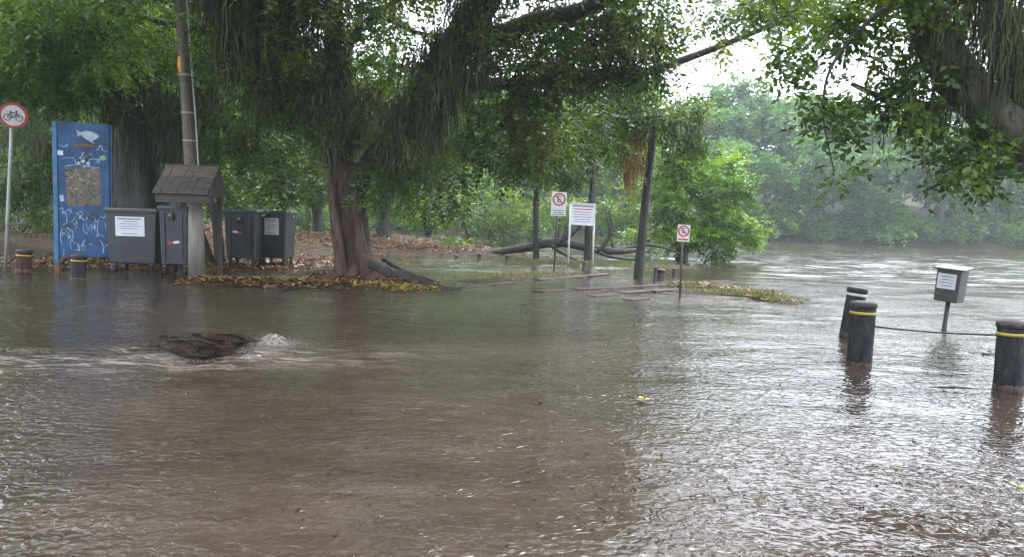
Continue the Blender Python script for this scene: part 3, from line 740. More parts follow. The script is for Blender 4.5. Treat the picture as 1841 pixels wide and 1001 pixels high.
# bright bush hanging over the water
small_tree('waterside_tree', 'bright green tree bulging over the river behind the small red sign',
    [D(1225, 470, 33), D(1230, 430, 33), D(1240, 350, 33), D(1250, 260, 33)], [.3, .25, .2, .12],
    [blob(1250, 360, 31, 2.0, 1.6, 1.5, 620), blob(1310, 390, 31, 1.2, 1.3, 1.0, 380), blob(1215, 300, 32, 1.5, 1.3, 1.4, 360), blob(1290, 320, 31.5, 1.3, 1.3, 1.2, 360),
     blob(1290, 440, 30, .9, .9, .5, 200), blob(1240, 430, 30.5, 1.1, 1, .7, 240), blob(1180, 350, 33, 1.4, 1.2, 1.6, 280), blob(1180, 430, 34, 1.3, 1, .7, 160), blob(1345, 415, 31, .5, .6, .4, 90)],
    'leaf_light', .20, 106, L_=.45, droop=.25)
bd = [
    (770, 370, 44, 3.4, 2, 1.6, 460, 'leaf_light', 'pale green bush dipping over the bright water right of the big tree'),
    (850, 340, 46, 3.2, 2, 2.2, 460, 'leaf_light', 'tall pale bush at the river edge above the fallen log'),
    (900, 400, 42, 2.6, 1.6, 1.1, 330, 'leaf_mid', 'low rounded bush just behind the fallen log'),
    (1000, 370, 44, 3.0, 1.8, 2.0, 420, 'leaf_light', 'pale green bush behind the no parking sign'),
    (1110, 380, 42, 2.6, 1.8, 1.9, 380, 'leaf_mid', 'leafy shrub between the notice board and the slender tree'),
    (440, 350, 46, 3.4, 2, 2.0, 420, 'leaf_light', 'yellow-green bush above the right-hand bins'),
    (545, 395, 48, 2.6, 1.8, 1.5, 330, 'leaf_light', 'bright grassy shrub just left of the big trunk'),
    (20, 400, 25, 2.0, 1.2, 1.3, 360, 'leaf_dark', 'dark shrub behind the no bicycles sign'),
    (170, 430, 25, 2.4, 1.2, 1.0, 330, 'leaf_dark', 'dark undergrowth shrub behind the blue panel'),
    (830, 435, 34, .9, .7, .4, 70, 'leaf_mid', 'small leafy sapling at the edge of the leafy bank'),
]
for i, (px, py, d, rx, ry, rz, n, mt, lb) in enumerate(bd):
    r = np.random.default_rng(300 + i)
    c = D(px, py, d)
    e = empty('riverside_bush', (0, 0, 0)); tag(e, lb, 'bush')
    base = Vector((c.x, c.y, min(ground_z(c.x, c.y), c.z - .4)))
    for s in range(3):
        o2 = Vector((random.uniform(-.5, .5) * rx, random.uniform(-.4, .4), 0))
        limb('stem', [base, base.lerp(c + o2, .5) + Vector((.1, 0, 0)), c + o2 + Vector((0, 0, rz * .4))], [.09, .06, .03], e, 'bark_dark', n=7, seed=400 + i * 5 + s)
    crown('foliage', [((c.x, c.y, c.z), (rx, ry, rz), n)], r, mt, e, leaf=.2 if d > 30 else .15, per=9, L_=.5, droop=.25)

# the fallen tree lying across the shallows
fl = empty('fallen_tree', (0, 0, 0))
tag(fl, 'fallen grey trunk lying along the river edge with bare arching branches', 'fallen tree')
limb('trunk', [D(856, 456, 30), D(890, 453, 30), D(940, 446, 29.5), D(1000, 436, 29), D(1060, 446, 28.5), D(1110, 452, 28), D(1160, 448, 28)], [.06, .12, .17, .18, .15, .12, .07], fl, 'bark', n=12, seed=81)
for i, pts in enumerate([
        [(1075, 452), (1090, 435), (1100, 408), (1095, 380)], [(1000, 438), (1030, 420), (1045, 400), (1040, 372)],
        [(1110, 450), (1160, 440), (1200, 447), (1230, 460)], [(1060, 446), (1100, 462), (1150, 468)], [(990, 440), (1010, 455), (1040, 470)]]):
    limb('branch', [D(a, b, 28 + .3 * (i % 3)) for a, b in pts], list(np.linspace(.085, .03, len(pts))), fl, 'bark_dark', n=7, seed=90 + i)

# far bank forest: four crowns, copied
rng = np.random.default_rng(31)
proto = []
for k in range(4):
    r = np.random.default_rng(500 + k)
    e = empty('forest_tree', (0, 0, 0))
    bl = []
    for j in range(9):
        a = j * 2.4 + k; rr_ = 0 if j == 0 else r.uniform(1.4, 3.4)
        bl.append(((rr_ * math.cos(a), rr_ * math.sin(a), r.uniform(3.0, 10.5) if j else 9.5), (r.uniform(1.5, 2.6), r.uniform(1.5, 2.4), r.uniform(1.2, 2.1)), 150))
    limb('trunk', [(0, 0, -.6), (.1, 0, 3), (.3, .2, 7), (.2, .1, 10)], [.35, .28, .2, .08], e, 'bark', n=8, seed=510 + k)
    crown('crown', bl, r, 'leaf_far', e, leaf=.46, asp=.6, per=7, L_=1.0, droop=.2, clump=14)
    proto.append(e)
sp = []
for i in range(24):
    sp.append((-62 + i * 6.2 + random.uniform(-1.5, 1.5), 88 + random.uniform(-1, 3), random.uniform(.75, 1.1)))
for i in range(20):
    sp.append((-64 + i * 8.0 + random.uniform(-2, 2), 99 + random.uniform(-2, 3), random.uniform(1.15, 1.4)))
for i in range(16):
    sp.append((-70 + i * 11 + random.uniform(-2, 2), 114 + random.uniform(-2, 3), random.uniform(1.35, 1.6)))
for i, (x, y, s) in enumerate(sp):
    e = proto[i % 4] if i < 4 else copy_tree(proto[i % 4])
    e.location = (x, y, max(.1, ground_z(x, y)))
    e.rotation_euler = (0, 0, random.uniform(0, 6.28)); e.scale = (s * random.uniform(.9, 1.15), s, s)
    row = 0 if i < 24 else 1 if i < 44 else 2
    tag(e, ['hazy green tree standing at the front of the forest across the river', 'taller hazy tree rising behind the front row of the far forest', 'faint tree at the very back of the forest across the river'][row], 'tree', ['front trees of the far forest', 'second row of the far forest', 'rearmost trees of the far forest'][row])
# low shrubs with foliage to the waterline along the far bank
pb = []
for k in range(3):
    r = np.random.default_rng(540 + k)
    e = empty('shore_bush', (0, 0, 0))
    limb('stem', [(0, 0, -.4), (.1, 0, 1), (.2, .1, 2)], [.12, .08, .04], e, 'bark', n=6, seed=545 + k)
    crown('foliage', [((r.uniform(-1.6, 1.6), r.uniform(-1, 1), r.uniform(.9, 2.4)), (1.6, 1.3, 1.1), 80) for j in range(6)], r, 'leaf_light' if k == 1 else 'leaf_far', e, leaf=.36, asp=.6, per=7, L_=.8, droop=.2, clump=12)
    pb.append(e)
for i in range(34):
    x = -62 + i * 4.3 + random.uniform(-1, 1)
    yy = 84 + 3 * math.sin(x * .05) + random.uniform(1.2, 2.5)
    e = pb[i % 3] if i < 3 else copy_tree(pb[i % 3])
    s = random.uniform(.7, 1.35)
    e.location = (x, yy, max(0.0, ground_z(x, yy)) - .1); e.rotation_euler = (0, 0, random.uniform(0, 6.28)); e.scale = (s * 1.2, s, s)
    tag(e, 'low hazy bush at the waterline of the far bank', 'bush', 'bushes along the far waterline')
# darker tall trees on the near bank behind the bins
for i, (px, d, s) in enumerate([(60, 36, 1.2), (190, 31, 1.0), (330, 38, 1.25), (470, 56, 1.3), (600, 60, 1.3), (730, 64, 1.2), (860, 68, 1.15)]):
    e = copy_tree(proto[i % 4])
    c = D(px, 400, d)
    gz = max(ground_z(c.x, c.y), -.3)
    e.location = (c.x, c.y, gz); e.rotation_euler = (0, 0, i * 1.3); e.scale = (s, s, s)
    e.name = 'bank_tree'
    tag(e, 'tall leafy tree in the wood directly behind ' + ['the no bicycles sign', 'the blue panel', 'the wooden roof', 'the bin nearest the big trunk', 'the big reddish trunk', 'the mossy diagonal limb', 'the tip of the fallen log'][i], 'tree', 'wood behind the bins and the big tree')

# ------------------------------------------------------------------ litter and grass on the ground that stands out
rng = np.random.default_rng(41)
def litter(name, areas, n, mat, size, label, cat, up=.25, zlim=(.0, 2), asp=.5):
    ps = []
    for (a, b, r), w in areas:
        m = int(n * w); t = rng.random((m, 1))
        q = np.array([a.x, a.y]) * (1 - t) + np.array([b.x, b.y]) * t + rng.normal(size=(m, 2)) * r * .6
        ps.append(q)
    q = np.concatenate(ps)
    z = land(q[:, :1], q[:, 1:])[:, 0]
    k = (z > zlim[0]) & (z < zlim[1]); q, z = q[k], z[k]
    m = len(q)
    pos = np.stack([q[:, 0], q[:, 1], np.maximum(z, .006) + .012 + .02 * rng.random(m)], -1)
    d = rng.normal(size=(m, 3)); d[:, 2] = np.abs(d[:, 2]) * up; d = unit(d)
    nr = rng.normal(size=(m, 3)) * .4 + np.array([0, 0, 1])
    ln = size * rng.uniform(.6, 1.3, m)
    o = leaves(name, pos, d, nr, ln, ln * asp, rng.random(m), mat, None, kind='stuff')
    tag(o, label, cat)
    return o
litter('leaf_litter', [((P(300, 445), P(640, 440), 5), .45), ((P(640, 448), P(850, 458), 2.2), .22), ((P(390, 470), P(560, 476), 2), .1), ((P(60, 475), P(380, 480), 2.0), .1), ((P(600, 505), P(690, 510), .8), .06), ((P(390, 508), P(600, 512), .9), .07)],
       34000, 'litter', .12, 'rust and brown fallen leaves carpeting the bank behind the big tree', 'leaf litter', zlim=(-.07, 2), up=.12)
litter('yellow_leaf_litter', [((P(380, 507), P(560, 503), .5), .5), ((P(640, 514), P(760, 522), .4), .25), ((P(560, 505), P(640, 512), .4), .25)],
       2600, 'litter_yellow', .085, 'yellow fallen leaves edging the flood in front of the big tree', 'leaf litter', zlim=(-.08, 2), up=.12)
litter('spit_leaf_litter', [((P(1240, 512), P(1400, 540), .5), 1.0)], 3000, 'litter', .09, 'brown leaves washed up on the spit beside the small red sign', 'leaf litter', zlim=(-.07, 2), up=.12)
litter('grass', [((P(870, 470), P(1180, 480), 2.0), .55), ((P(840, 505), P(1000, 492), 1.0), .15), ((P(1215, 515), P(1420, 546), .5), .3)],
       14000, 'grass', .10, 'wet green grass poking through the shallows by the signs', 'grass', up=2.5, zlim=(-.08, 2), asp=.12)

# ------------------------------------------------------------------ helpers for the made things
def disc(mb, c, r, th, n=28, r_in=0.0, ax='y'):
    """flat disc or ring facing -y"""
    o = len(mb.v); c = Vector(c)
    for y in (-th / 2, th / 2):
        for k in range(n):
            a = 2 * math.pi * k / n
            mb.v.append((c.x + r * math.cos(a), c.y + y, c.z + r * math.sin(a)))
        if r_in:
            for k in range(n):
                a = 2 * math.pi * k / n
                mb.v.append((c.x + r_in * math.cos(a), c.y + y, c.z + r_in * math.sin(a)))
    st = 2 * n if r_in else n
    for k in range(n):
        k2 = (k + 1) % n
        mb.f.append((o + k, o + k + st, o + k2 + st, o + k2))
        if r_in:
            mb.f.append((o + n + k, o + n + k2, o + n + k2 + st, o + n + k + st))
            mb.f.append((o + k, o + k2, o + n + k2, o + n + k))
            mb.f.append((o + st + k, o + st + n + k, o + st + n + k2, o + st + k2))
    if not r_in:
        mb.f.append(tuple(o + k for k in range(n))); mb.f.append(tuple(o + st + k for k in range(n))[::-1])
    return mb
def text(name, s, size, mat, parent, loc, ext=.001):
    c = bpy.data.curves.new(name, 'FONT'); c.body = s; c.size = size; c.extrude = ext; c.align_x = 'CENTER'; c.align_y = 'CENTER'
    o = bpy.data.objects.new(name, c); COL.objects.link(o)
    bpy.context.view_layer.update()
    me = bpy.data.meshes.new_from_object(o.evaluated_get(bpy.context.evaluated_depsgraph_get()))
    me.materials.clear(); me.materials.append(M[mat]); bpy.data.objects.remove(o)
    o = bpy.data.objects.new(name, me); COL.objects.link(o); o.parent = parent
    o.location = loc; o.rotation_euler = (math.pi / 2, 0, 0)
    return o
def face_cam(p):                       # turn about z so that -y looks back at where the photo was taken from
    return math.atan2(p.x, p.y) * -1.0

# ------------------------------------------------------------------ utility pole
g = ground_z(*P(352, 490, .1).xy)
pb0 = P(353, 492, .06)
pd = pb0.y
up_ = empty('utility_pole', (0, 0, 0))
tag(up_, 'tall weathered utility pole with pale concrete foot leaning beside the wooden roof', 'utility pole')
q = [D(353, 500, pd), D(350, 400, pd), D(344, 300, pd), D(338, 200, pd), D(331, 100, pd), D(324, 0, pd), D(308, -260, pd)]
MB().tube([D(354, 502, pd), D(352.5, 430, pd), D(350.5, 352, pd)], [.19, .175, .16], 20).build('foot', 'concrete_pole', up_, True)
MB().tube([D(350.5, 352, pd), D(344, 300, pd), D(338, 200, pd), D(331, 100, pd), D(324, 0, pd), D(308, -260, pd)], [.155, .15, .14, .13, .125, .11], 20).build('shaft', 'wood_grey', up_, True)
MB().tube([D(362, 352, pd - .1), D(357, 300, pd - .12), D(351, 200, pd - .12), D(343, 100, pd - .12), D(336, 0, pd - .12), D(318, -260, pd - .1)], .018, 8).build('conduit', 'galv', up_, True)
mb = MB().tube([D(329, 142, pd - .07), D(324, 120, pd - .08), D(324, 102, pd - .09)], [.05, .06, .045], 8); mb.build('orange_marker', 'orange_strap', up_, True)
for yy in (137, 205, 255):
    c0 = D(324 + (yy) * .067, yy, pd); MB().tube([c0, c0 + Vector((0, 0, .04))], .150, 20).build('band', 'galv', up_, True)

# ------------------------------------------------------------------ little wooden roof beside the pole
rd = pd - .45
c0 = D(341, 330, rd)
rf = empty('wooden_roof', (c0.x, c0.y, 0), .12)
tag(rf, 'small weathered shingled roof on posts rising behind the grey bins', 'shelter')
zt = D(335, 300, rd).z; ze = D(335, 350, rd).z; zb = D(335, 372, rd).z
wd = (D(384, 330, rd) - D(292, 330, rd)).length
rows = 5
for r_i in range(rows):
    t0 = r_i / rows
    for k in range(7):
        ww = wd / 7
        z = zt + (ze - zt) * (t0 + .5 / rows); y = .25 - .75 * (t0 + .5 / rows)
        sl_ = math.atan2(zt - ze, .75)
        rot = Matrix.Rotation(sl_, 3, 'X') @ Matrix.Rotation(random.uniform(-.04, .04), 3, 'Z')
        MB().box((-wd / 2 + ww * (k + .5) - .06 * t0 + random.uniform(-.008, .008), y, z + random.uniform(0, .012) + .006 * (rows - r_i)), (ww * .97, .24, .02), rot).build('shingle', 'wood_grey' if r_i < 2 else 'wood_dark', rf)
MB().box((0, .26, zt + .03), (wd + .08, .06, .07)).build('ridge_board', 'wood_dark', rf, bevel=.006)
for s in (-1, 1):
    mb = MB(); x = s * (wd / 2 - .02)
    mb.add([(x - .02, -.5, ze - .02), (x - .02, .9, ze - .02), (x - .02, .22, zt - .02), (x + .02, -.5, ze - .02), (x + .02, .9, ze - .02), (x + .02, .22, zt - .02)], [(0, 1, 2), (5, 4, 3), (0, 3, 4, 1), (1, 4, 5, 2), (2, 5, 3, 0)])
    mb.build('gable', 'wood_dark', rf)
for k in range(7):
    sl_ = math.atan2(zt - ze, .7)
    MB().box((-wd / 2 + wd / 7 * (k + .5), .58, (zt + ze) / 2 + .01), (wd / 7 * .97, .95, .022), Matrix.Rotation(-sl_, 3, 'X')).build('shingle', 'wood_dark', rf)
MB().box((0, -.44, ze - .09), (wd, .05, .18)).build('fascia', 'wood_dark', rf, bevel=.005)
for sx in (-1, 1):
    MB().box((sx * (wd / 2 - .12) - .03, .85, ze / 2 - .05), (.10, .10, ze + .1)).build('post', 'wood_dark', rf, bevel=.006)

# ------------------------------------------------------------------ wheeled bins
def wheel_bin(pxl, pxr, ytop, ybase, label, lid, notice=None, lock=None, sticker=None, rz=0.0, dep=.85, dz=0.0):
    cx = (pxl + pxr) / 2
    g0 = P(cx, ybase, .03)
    d = g0.y
    w = (D(pxr, 430, d) - D(pxl, 430, d)).length
    h = D(cx, ytop, d).z - .03
    e = empty('wheeled_bin', (g0.x, g0.y + dep / 2, .03), rz)
    tag(e, label, 'bin', 'grey wheeled bins')
    zb_ = .22; hb = h - zb_ - .06
    # tapered body with a rounded corner
    mb = MB(); k = .88
    mb.box((0, 0, zb_ + hb / 2), (w * k, dep * k, hb), taper=1 / k * .985, tapery=1 / k * .985)
    mb.build('body', 'bin_plastic', e, bevel=.03)
    fy = lambda z: -dep / 2 * (k + (.985 - k) * (z - zb_) / hb)
    MB().box((0, 0, h - .075), (w + .03, dep + .04, .05)).build('rim', 'bin_plastic', e, bevel=.012)
    mb = MB().box((0, 0, h - .025), (w + .05, dep + .06, .05), taper=.96); mb.build('lid', lid, e, bevel=.012)
    for sx in (-1, 1):
        MB().box((sx * w * .30, fy(h - .3) + .002, zb_ + hb * .5), (.03, .03, hb * .86), Matrix.Rotation(math.atan2(dep * .0525, hb) * 1.0, 3, 'X')).build('rib', 'bin_plastic', e, bevel=.006) if not notice else None
        MB().tube([(sx * (w / 2 + .01), 0, h - .16), (sx * (w / 2 + .07), 0, h - .16)], .025, 10).build('lifting_pin', 'galv', e, True)
    for sx in (-1, 1):
        for sy in (-1, 1):
            x = sx * w * .36; y = sy * dep * .34
            a = MB(); a.box((x, y, .20), (.09, .10, .06)); a.box((x - .035, y + .02, .13), (.008, .05, .13)); a.box((x + .035, y + .02, .13), (.008, .05, .13))
            ob = a.build('caster', 'dark_steel', e)
            MB().tube([(x - .024, y + .03, .085), (x + .024, y + .03, .085)], .085, 18).build('wheel', 'black_rubber', ob, True)
    if notice:
        nx, nz, nw, nh, kind_ = notice
        x = (nx - .5) * w; z = h * nz
        s = MB().box((x, fy(z) - .008, z), (w * nw, .006, h * nh), Matrix.Rotation(-.06 * -1, 3, 'X')).build('notice', 'paper', e)
        for j in range(7):
            lw = w * nw * (.8 if j == 0 else random.uniform(.45, .82))
            if j == 5: continue
            zz = z + h * nh * (.38 - .125 * j)
            MB().box((x + random.uniform(-.02, .02), fy(z) - .0125 + (zz - z) * -.06, zz), (lw, .001, .014 if j else .03), Matrix.Rotation(.06, 3, 'X')).build('print_line', 'print_grey', s)
    if lock:
        lx, lz = lock
        x = (lx - .5) * w; z = h * lz
        mb = MB().box((x, fy(z) - .03, z), (.16, .06, .17)); mb.build('lock_plate', 'black_rubber', e, bevel=.015)
        MB().box((x, fy(z) - .065, z + .03), (.05, .012, .05)).build('latch', 'galv', e, bevel=.004)
    if sticker:
        sx_, sz_, flip = sticker
        x = (sx_ - .5) * w; z = h * sz_
        tl = .14 * (1 if flip else -1)
        r = Matrix.Rotation(-.14, 3, 'Y') if not flip else Matrix.Rotation(.10, 3, 'Y')
        MB().box((x + (.065 if not flip else -.065), fy(z) - .008, z + (.008)), (.13, .004, .055), r).build('white_reflector', 'white_paint', e)
        MB().box((x + (-.065 if not flip else .065), fy(z) - .008, z - .008), (.13, .004, .055), r).build('red_reflector', 'red_paint', e)
    return e
wheel_bin(188, 278, 374, 491, 'wide grey wheeled bin with large white notice beside the blue panel', 'lid_brown', notice=(.48, .72, .56, .30, 0), rz=.08)
wheel_bin(284, 336, 370, 494, 'narrow grey bin with black lock and red sticker left of the utility pole', 'lid_green', lock=(.42, .85), sticker=(.5, .47, False), rz=.04)
wheel_bin(401, 460, 376, 479, 'dark grey wheeled bin with red and white sticker right of the utility pole', 'lid_green', lock=(.48, .82), sticker=(.42, .60, True), rz=.02)
wheel_bin(464, 516, 378, 478, 'grey wheeled bin with small white notice nearest the big tree trunk', 'lid_green', notice=(.48, .71, .50, .30, 0), rz=-.05)

# ------------------------------------------------------------------ blue painted panel
g0 = P(150, 483, .1); d = g0.y
bp = empty('blue_panel', (g0.x, g0.y, .08), face_cam(g0) * .6)
tag(bp, 'tall faded blue painted panel covered in stickers, murals and pale graffiti', 'sign')
pw = (D(192, 350, d) - D(110, 350, d)).length
z0 = D(150, 462, d).z - .08; z1 = D(150, 221, d).z - .08
xo = .04
MB().box((xo, 0, (z0 + z1) / 2), (pw, .07, z1 - z0)).build('board', 'blue_panel', bp, bevel=.008)
MB().box((xo - pw / 2 - .045, -.01, (z1 + .12) / 2), (.09, .10, z1 - .12)).build('post', 'blue_light', bp, bevel=.008)
MB().box((xo - pw / 2 - .045, -.01, -.10), (.10, .11, .42)).build('rusty_foot', 'rust', bp, bevel=.008)
MB().box((xo + pw / 2 + .03, .03, z1 / 2), (.05, .08, z1)).build('post', 'blue_panel', bp, bevel=.008)
F = -.037
def flat(name, pts, mat, th=.003, y=F, close=True):
    mb = MB(); n = len(pts)
    mb.add([(x, y, z) for x, z in pts] + [(x, y - th, z) for x, z in pts], [tuple(range(n)), tuple(range(2 * n - 1, n - 1, -1))] + [(i, i + n, (i + 1) % n + n, (i + 1) % n) for i in range(n)])
    return mb.build(name, mat, bp)
def bpx(px, py):     # panel coordinates from where a mark sits on the board
    return (xo - pw / 2 + (px - 110) / 82 * pw, z0 + (462 - py) / 241 * (z1 - z0))
fish = [(140, 233), (146, 238), (154, 235), (163, 235), (172, 239), (176, 243), (172, 248), (165, 252), (168, 257), (161, 253), (153, 248), (147, 242), (142, 246), (142, 239)]
flat('fish_print', [bpx(*p) for p in fish], 'pale_print')
flat('sticker', [bpx(*p) for p in [(110, 272), (119, 272), (119, 280), (110, 280)]], 'paper')
flat('sticker', [bpx(*p) for p in [(176, 280), (183, 276), (188, 281), (184, 286), (177, 285)]], 'green_print')
flat('sticker', [bpx(*p) for p in [(112, 352), (118, 350), (120, 361), (114, 363)]], 'pale_print')
flat('red_script_print', [bpx(*p) for p in [(136, 260), (150, 257), (166, 259), (167, 263), (150, 262), (137, 265)]], 'rust')
flat('mural', [bpx(*p) for p in [(122, 302), (176, 298), (180, 367), (124, 370)]], 'mural')
# the small white-eyed doodle becomes plain blots of paint
for (a, b, r_) in [(143, 293, 3), (150, 289, 3.4), (158, 293, 3), (152, 298, 2.2), (146, 283, 2)]:
    cx_, cz_ = bpx(a, b); mb = disc(MB(), (cx_, F - .002, cz_), r_ / 82 * pw, .003, 12); mb.build('paint_blot', 'pale_print', bp)
def stroke(pts, mat='chalk_blue', w=.014, name='graffiti_stroke'):
    q_, r_ = spline([(*(bpx(*p)[:1]), F - .002, bpx(*p)[1]) for p in pts], [w] * len(pts), 4)
    mb = MB(); n = len(q_); vs = []
    for i, p in enumerate(q_):
        t = q_[min(i + 1, n - 1)] - q_[max(i - 1, 0)]; t.normalize(); s_ = Vector((t.z, 0, -t.x)) * w * (.5 + .5 * math.sin(math.pi * (i + .7) / n))
        vs += [p + s_, p - s_]
    vs = [tuple(v) for v in vs] + [(v[0], v[1] - .002, v[2]) for v in vs]; m_ = 2 * n
    fs = []
    for i in range(n - 1):
        a = 2 * i; fs += [(a + m_, a + 1 + m_, a + 3 + m_, a + 2 + m_), (a, a + 2, a + 3, a + 1), (a, a + m_, a + 2 + m_, a + 2), (a + 1, a + 3, a + 3 + m_, a + 1 + m_)]
    mb.add(vs, fs); return mb.build(name, mat, bp)
for pts in [[(130, 448), (128, 435), (133, 425), (131, 412)], [(140, 450), (146, 440), (152, 428), (148, 446), (153, 450)], [(115, 440), (113, 425), (116, 410)], [(150, 400), (149, 412), (155, 420)],
            [(154, 398), (156, 412), (162, 402), (162, 420)], [(166, 400), (168, 414), (168, 396)], [(173, 396), (172, 416), (179, 424)], [(179, 395), (184, 400), (186, 412)], [(176, 430), (181, 442), (180, 455)],
            [(136, 392), (140, 404), (135, 412)], [(112, 376), (118, 374), (117, 382), (124, 378), (128, 374), (132, 381)], [(140, 300), (136, 285), (128, 284), (118, 286)], [(160, 286), (168, 284), (178, 286)],
            [(114, 262), (121, 265), (126, 260), (125, 268)], [(120, 300), (140, 296), (176, 300)], [(142, 383), (146, 379), (150, 384)], [(114, 384), (122, 384), (123, 400), (116, 404)]]:
    stroke(pts, w=.009)
gr = random.Random(4)
for k_ in range(34):
    x_, y_ = gr.uniform(114, 184), gr.uniform(376, 452) if k_ < 26 else gr.uniform(262, 298)
    pp = [(x_, y_)]
    for _ in range(3): pp.append((min(189, max(112, pp[-1][0] + gr.uniform(-5, 5))), pp[-1][1] + gr.uniform(-7, 7)))
    stroke(pp, 'pale_print' if k_ % 3 else 'chalk_blue', w=gr.uniform(.004, .009))
for pts in [[(152, 385), (166, 394), (176, 384)], [(156, 394), (164, 383), (178, 392)], [(114, 405), (132, 404), (131, 394)]]:
    stroke(pts, 'black_paint', .02)

# ------------------------------------------------------------------ signs
g0 = P(12, 476, .15); d = g0.y
bs_ = empty('no_bicycles_sign', (0, 0, 0))
tag(bs_, 'round red and white no bicycles sign on a pale pole at the left edge', 'sign')
MB().tube([D(10, 486, d), D(14, 380, d), D(19, 280, d), D(22, 190, d)], .035, 12).build('pole', 'galv', bs_, True)
sc_ = D(27, 208, d); R = .285
hd = empty('sign_face', (sc_.x, sc_.y - .06, sc_.z), face_cam(g0) + .25); hd.parent = bs_
MBd = disc(MB(), (0, .006, 0), R, .006, 36); MBd.build('plate', 'white_paint', hd)
disc(MB(), (0, 0, 0), R, .004, 36, R * .80).build('red_ring', 'red_paint', hd)
mb = MB()
for wx_ in (-.115, .115): disc(mb, (wx_, 0, -.05), .075, .003, 20, .058)
fr = [((-.115, -.05), (-.05, .06)), ((-.05, .06), (.07, .06)), ((.07, .06), (0.0, -.05)), ((0, -.05), (-.115, -.05)), ((-.05, .06), (0, -.05)), ((.07, .06), (.115, -.05)), ((.07, .06), (.06, .10)), ((.04, .105), (.09, .105)), ((-.07, .085), (-.03, .085)), ((-.05, .06), (-.055, .085))]
for (a, b) in fr:
    mb.tube([(a[0], 0, a[1]), (b[0], 0, b[1])], .009, 6)
mb.build('bicycle_symbol', 'black_paint', hd)

def post_sign(name, label, px_post, ybase, ytop_plate, ybot_plate, pxl, pxr, kindf, topx=None, zg=0.0, pm='dark_steel', pr=.03):
    g0 = P(px_post, ybase, zg); d = g0.y
    e = empty(name, (0, 0, 0)); tag(e, label, 'sign')
    cx = (pxl + pxr) / 2
    MB().tube([D(px_post, ybase + 6, d), D((px_post + cx) / 2, (ybase + ytop_plate) / 2, d), D(cx, ytop_plate + 4, d)], pr, 10).build('pole', pm, e, True)
    c = D(cx, (ytop_plate + ybot_plate) / 2, d)
    w = (D(pxr, 400, d) - D(pxl, 400, d)).length; h = D(cx, ytop_plate, d).z - D(cx, ybot_plate, d).z
    f = empty('sign_face', (c.x, c.y - .05, c.z), face_cam(c), ); f.rotation_euler = (0, .03, face_cam(c)); f.parent = e
    kindf(f, w, h)
    return e
def np_face(f, w, h):
    MB().box((0, .004, 0), (w, .005, h)).build('plate', 'white_paint', f, bevel=.001)
    r = w * .43; cz = h / 2 - r - .03
    disc(MB(), (0, -.002, cz), r, .003, 30, r * .78).build('red_ring', 'red_paint', f)
    MB().box((0, -.003, cz), (r * .17, .003, r * 1.7), Matrix.Rotation(math.radians(-45), 3, 'Y')).build('red_slash', 'red_paint', f)
    t = text('letter', 'E', r * 1.45, 'black_paint', f, (0, -.0015, cz))
    for j in range(3):
        MB().box((0, -.001, -h / 2 + .05 + j * .07), (w * (.75 - .1 * (j == 1)), .002, .03)).build('print_line', 'print_grey', f)
post_sign('no_parking_sign', 'square white no parking sign with red ring left of the white board', 996, 478, 345, 388, 991, 1018, np_face)
def sm_face(f, w, h):
    MB().box((0, .004, 0), (w, .005, h)).build('plate', 'white_paint', f, bevel=.001)
    r = w * .46; cz = h / 2 - r - .012
    disc(MB(), (0, -.002, cz), r, .003, 28, r * .76).build('red_ring', 'red_paint', f)
    MB().box((0, -.003, cz), (r * .17, .003, r * 1.7), Matrix.Rotation(math.radians(-45), 3, 'Y')).build('red_slash', 'red_paint', f)
    text('letter', 'E', r * 1.3, 'black_paint', f, (0, -.0015, cz))
    MB().box((0, -.001, -h / 2 + .045), (w * .8, .002, .035)).build('print_line', 'print_red', f)
post_sign('no_parking_sign', 'small no parking sign on a thin rusty pole rising from the water', 1222, 534, 404, 434, 1217, 1239, sm_face, pr=.022)
# notice board on two white posts
g0 = P(1047, 477); d = g0.y
nb = empty('notice_board', (0, 0, 0))
tag(nb, 'white notice board on two pale posts standing at the river edge', 'notice board')
MB().tube([D(1021, 482, d), D(1026, 366, d)], .035, 10).build('post', 'white_paint', nb, True)
MB().tube([D(1065, 484, d), D(1069, 366, d)], .035, 10).build('post', 'white_paint', nb, True)
c = D(1047.5, 385, d); w = (D(1069, 385, d) - D(1026, 385, d)).length; h = D(1047, 366, d).z - D(1047, 404, d).z
f = empty('board_face', (c.x, c.y - .05, c.z)); f.rotation_euler = (0, .03, face_cam(c)); f.parent = nb
MB().box((0, .01, 0), (w, .02, h)).build('board', 'paper', f, bevel=.003)
for s in (-1, 1):
    MB().box((0, -.004, s * h / 2), (w + .03, .03, .035)).build('frame_rail', 'white_paint', f, bevel=.003)
    MB().box((s * w / 2, -.006, 0), (.035, .03, h)).build('frame_rail', 'white_paint', f, bevel=.003)
MB().box((0, -.002, h * .38), (w * .86, .003, .055)).build('header_print', 'print_grey', f)
MB().box((0, -.002, h * .24), (w * .8, .003, .035)).build('red_print_line', 'print_red', f)
for j in range(5):
    MB().box((random.uniform(-.03, .03), -.002, h * (.10 - .115 * j)), (w * random.uniform(.6, .84), .003, .022)).build('print_line', 'print_grey', f)
# white frame sign partly behind the slender tree
g0 = P(1163, 462); d = g0.y
ws = empty('white_sign', (0, 0, 0)); tag(ws, 'narrow white sign half hidden behind the slender leaning tree', 'sign')
for a in (1155, 1173): MB().tube([D(a - 2, 475, d), D(a, 356, d)], .03, 8).build('post', 'white_paint', ws, True)
c = D(1164, 372, d)
f = MB().box((0, 0, 0), ((D(1175, 372, d) - D(1153, 372, d)).length, .02, .95)).build('plate', 'white_paint', ws, bevel=.003); f.location = (c.x, c.y - .05, c.z)
disc(MB(), (0, -.014, .2), .17, .004, 24, .13).build('red_ring', 'red_paint', f)

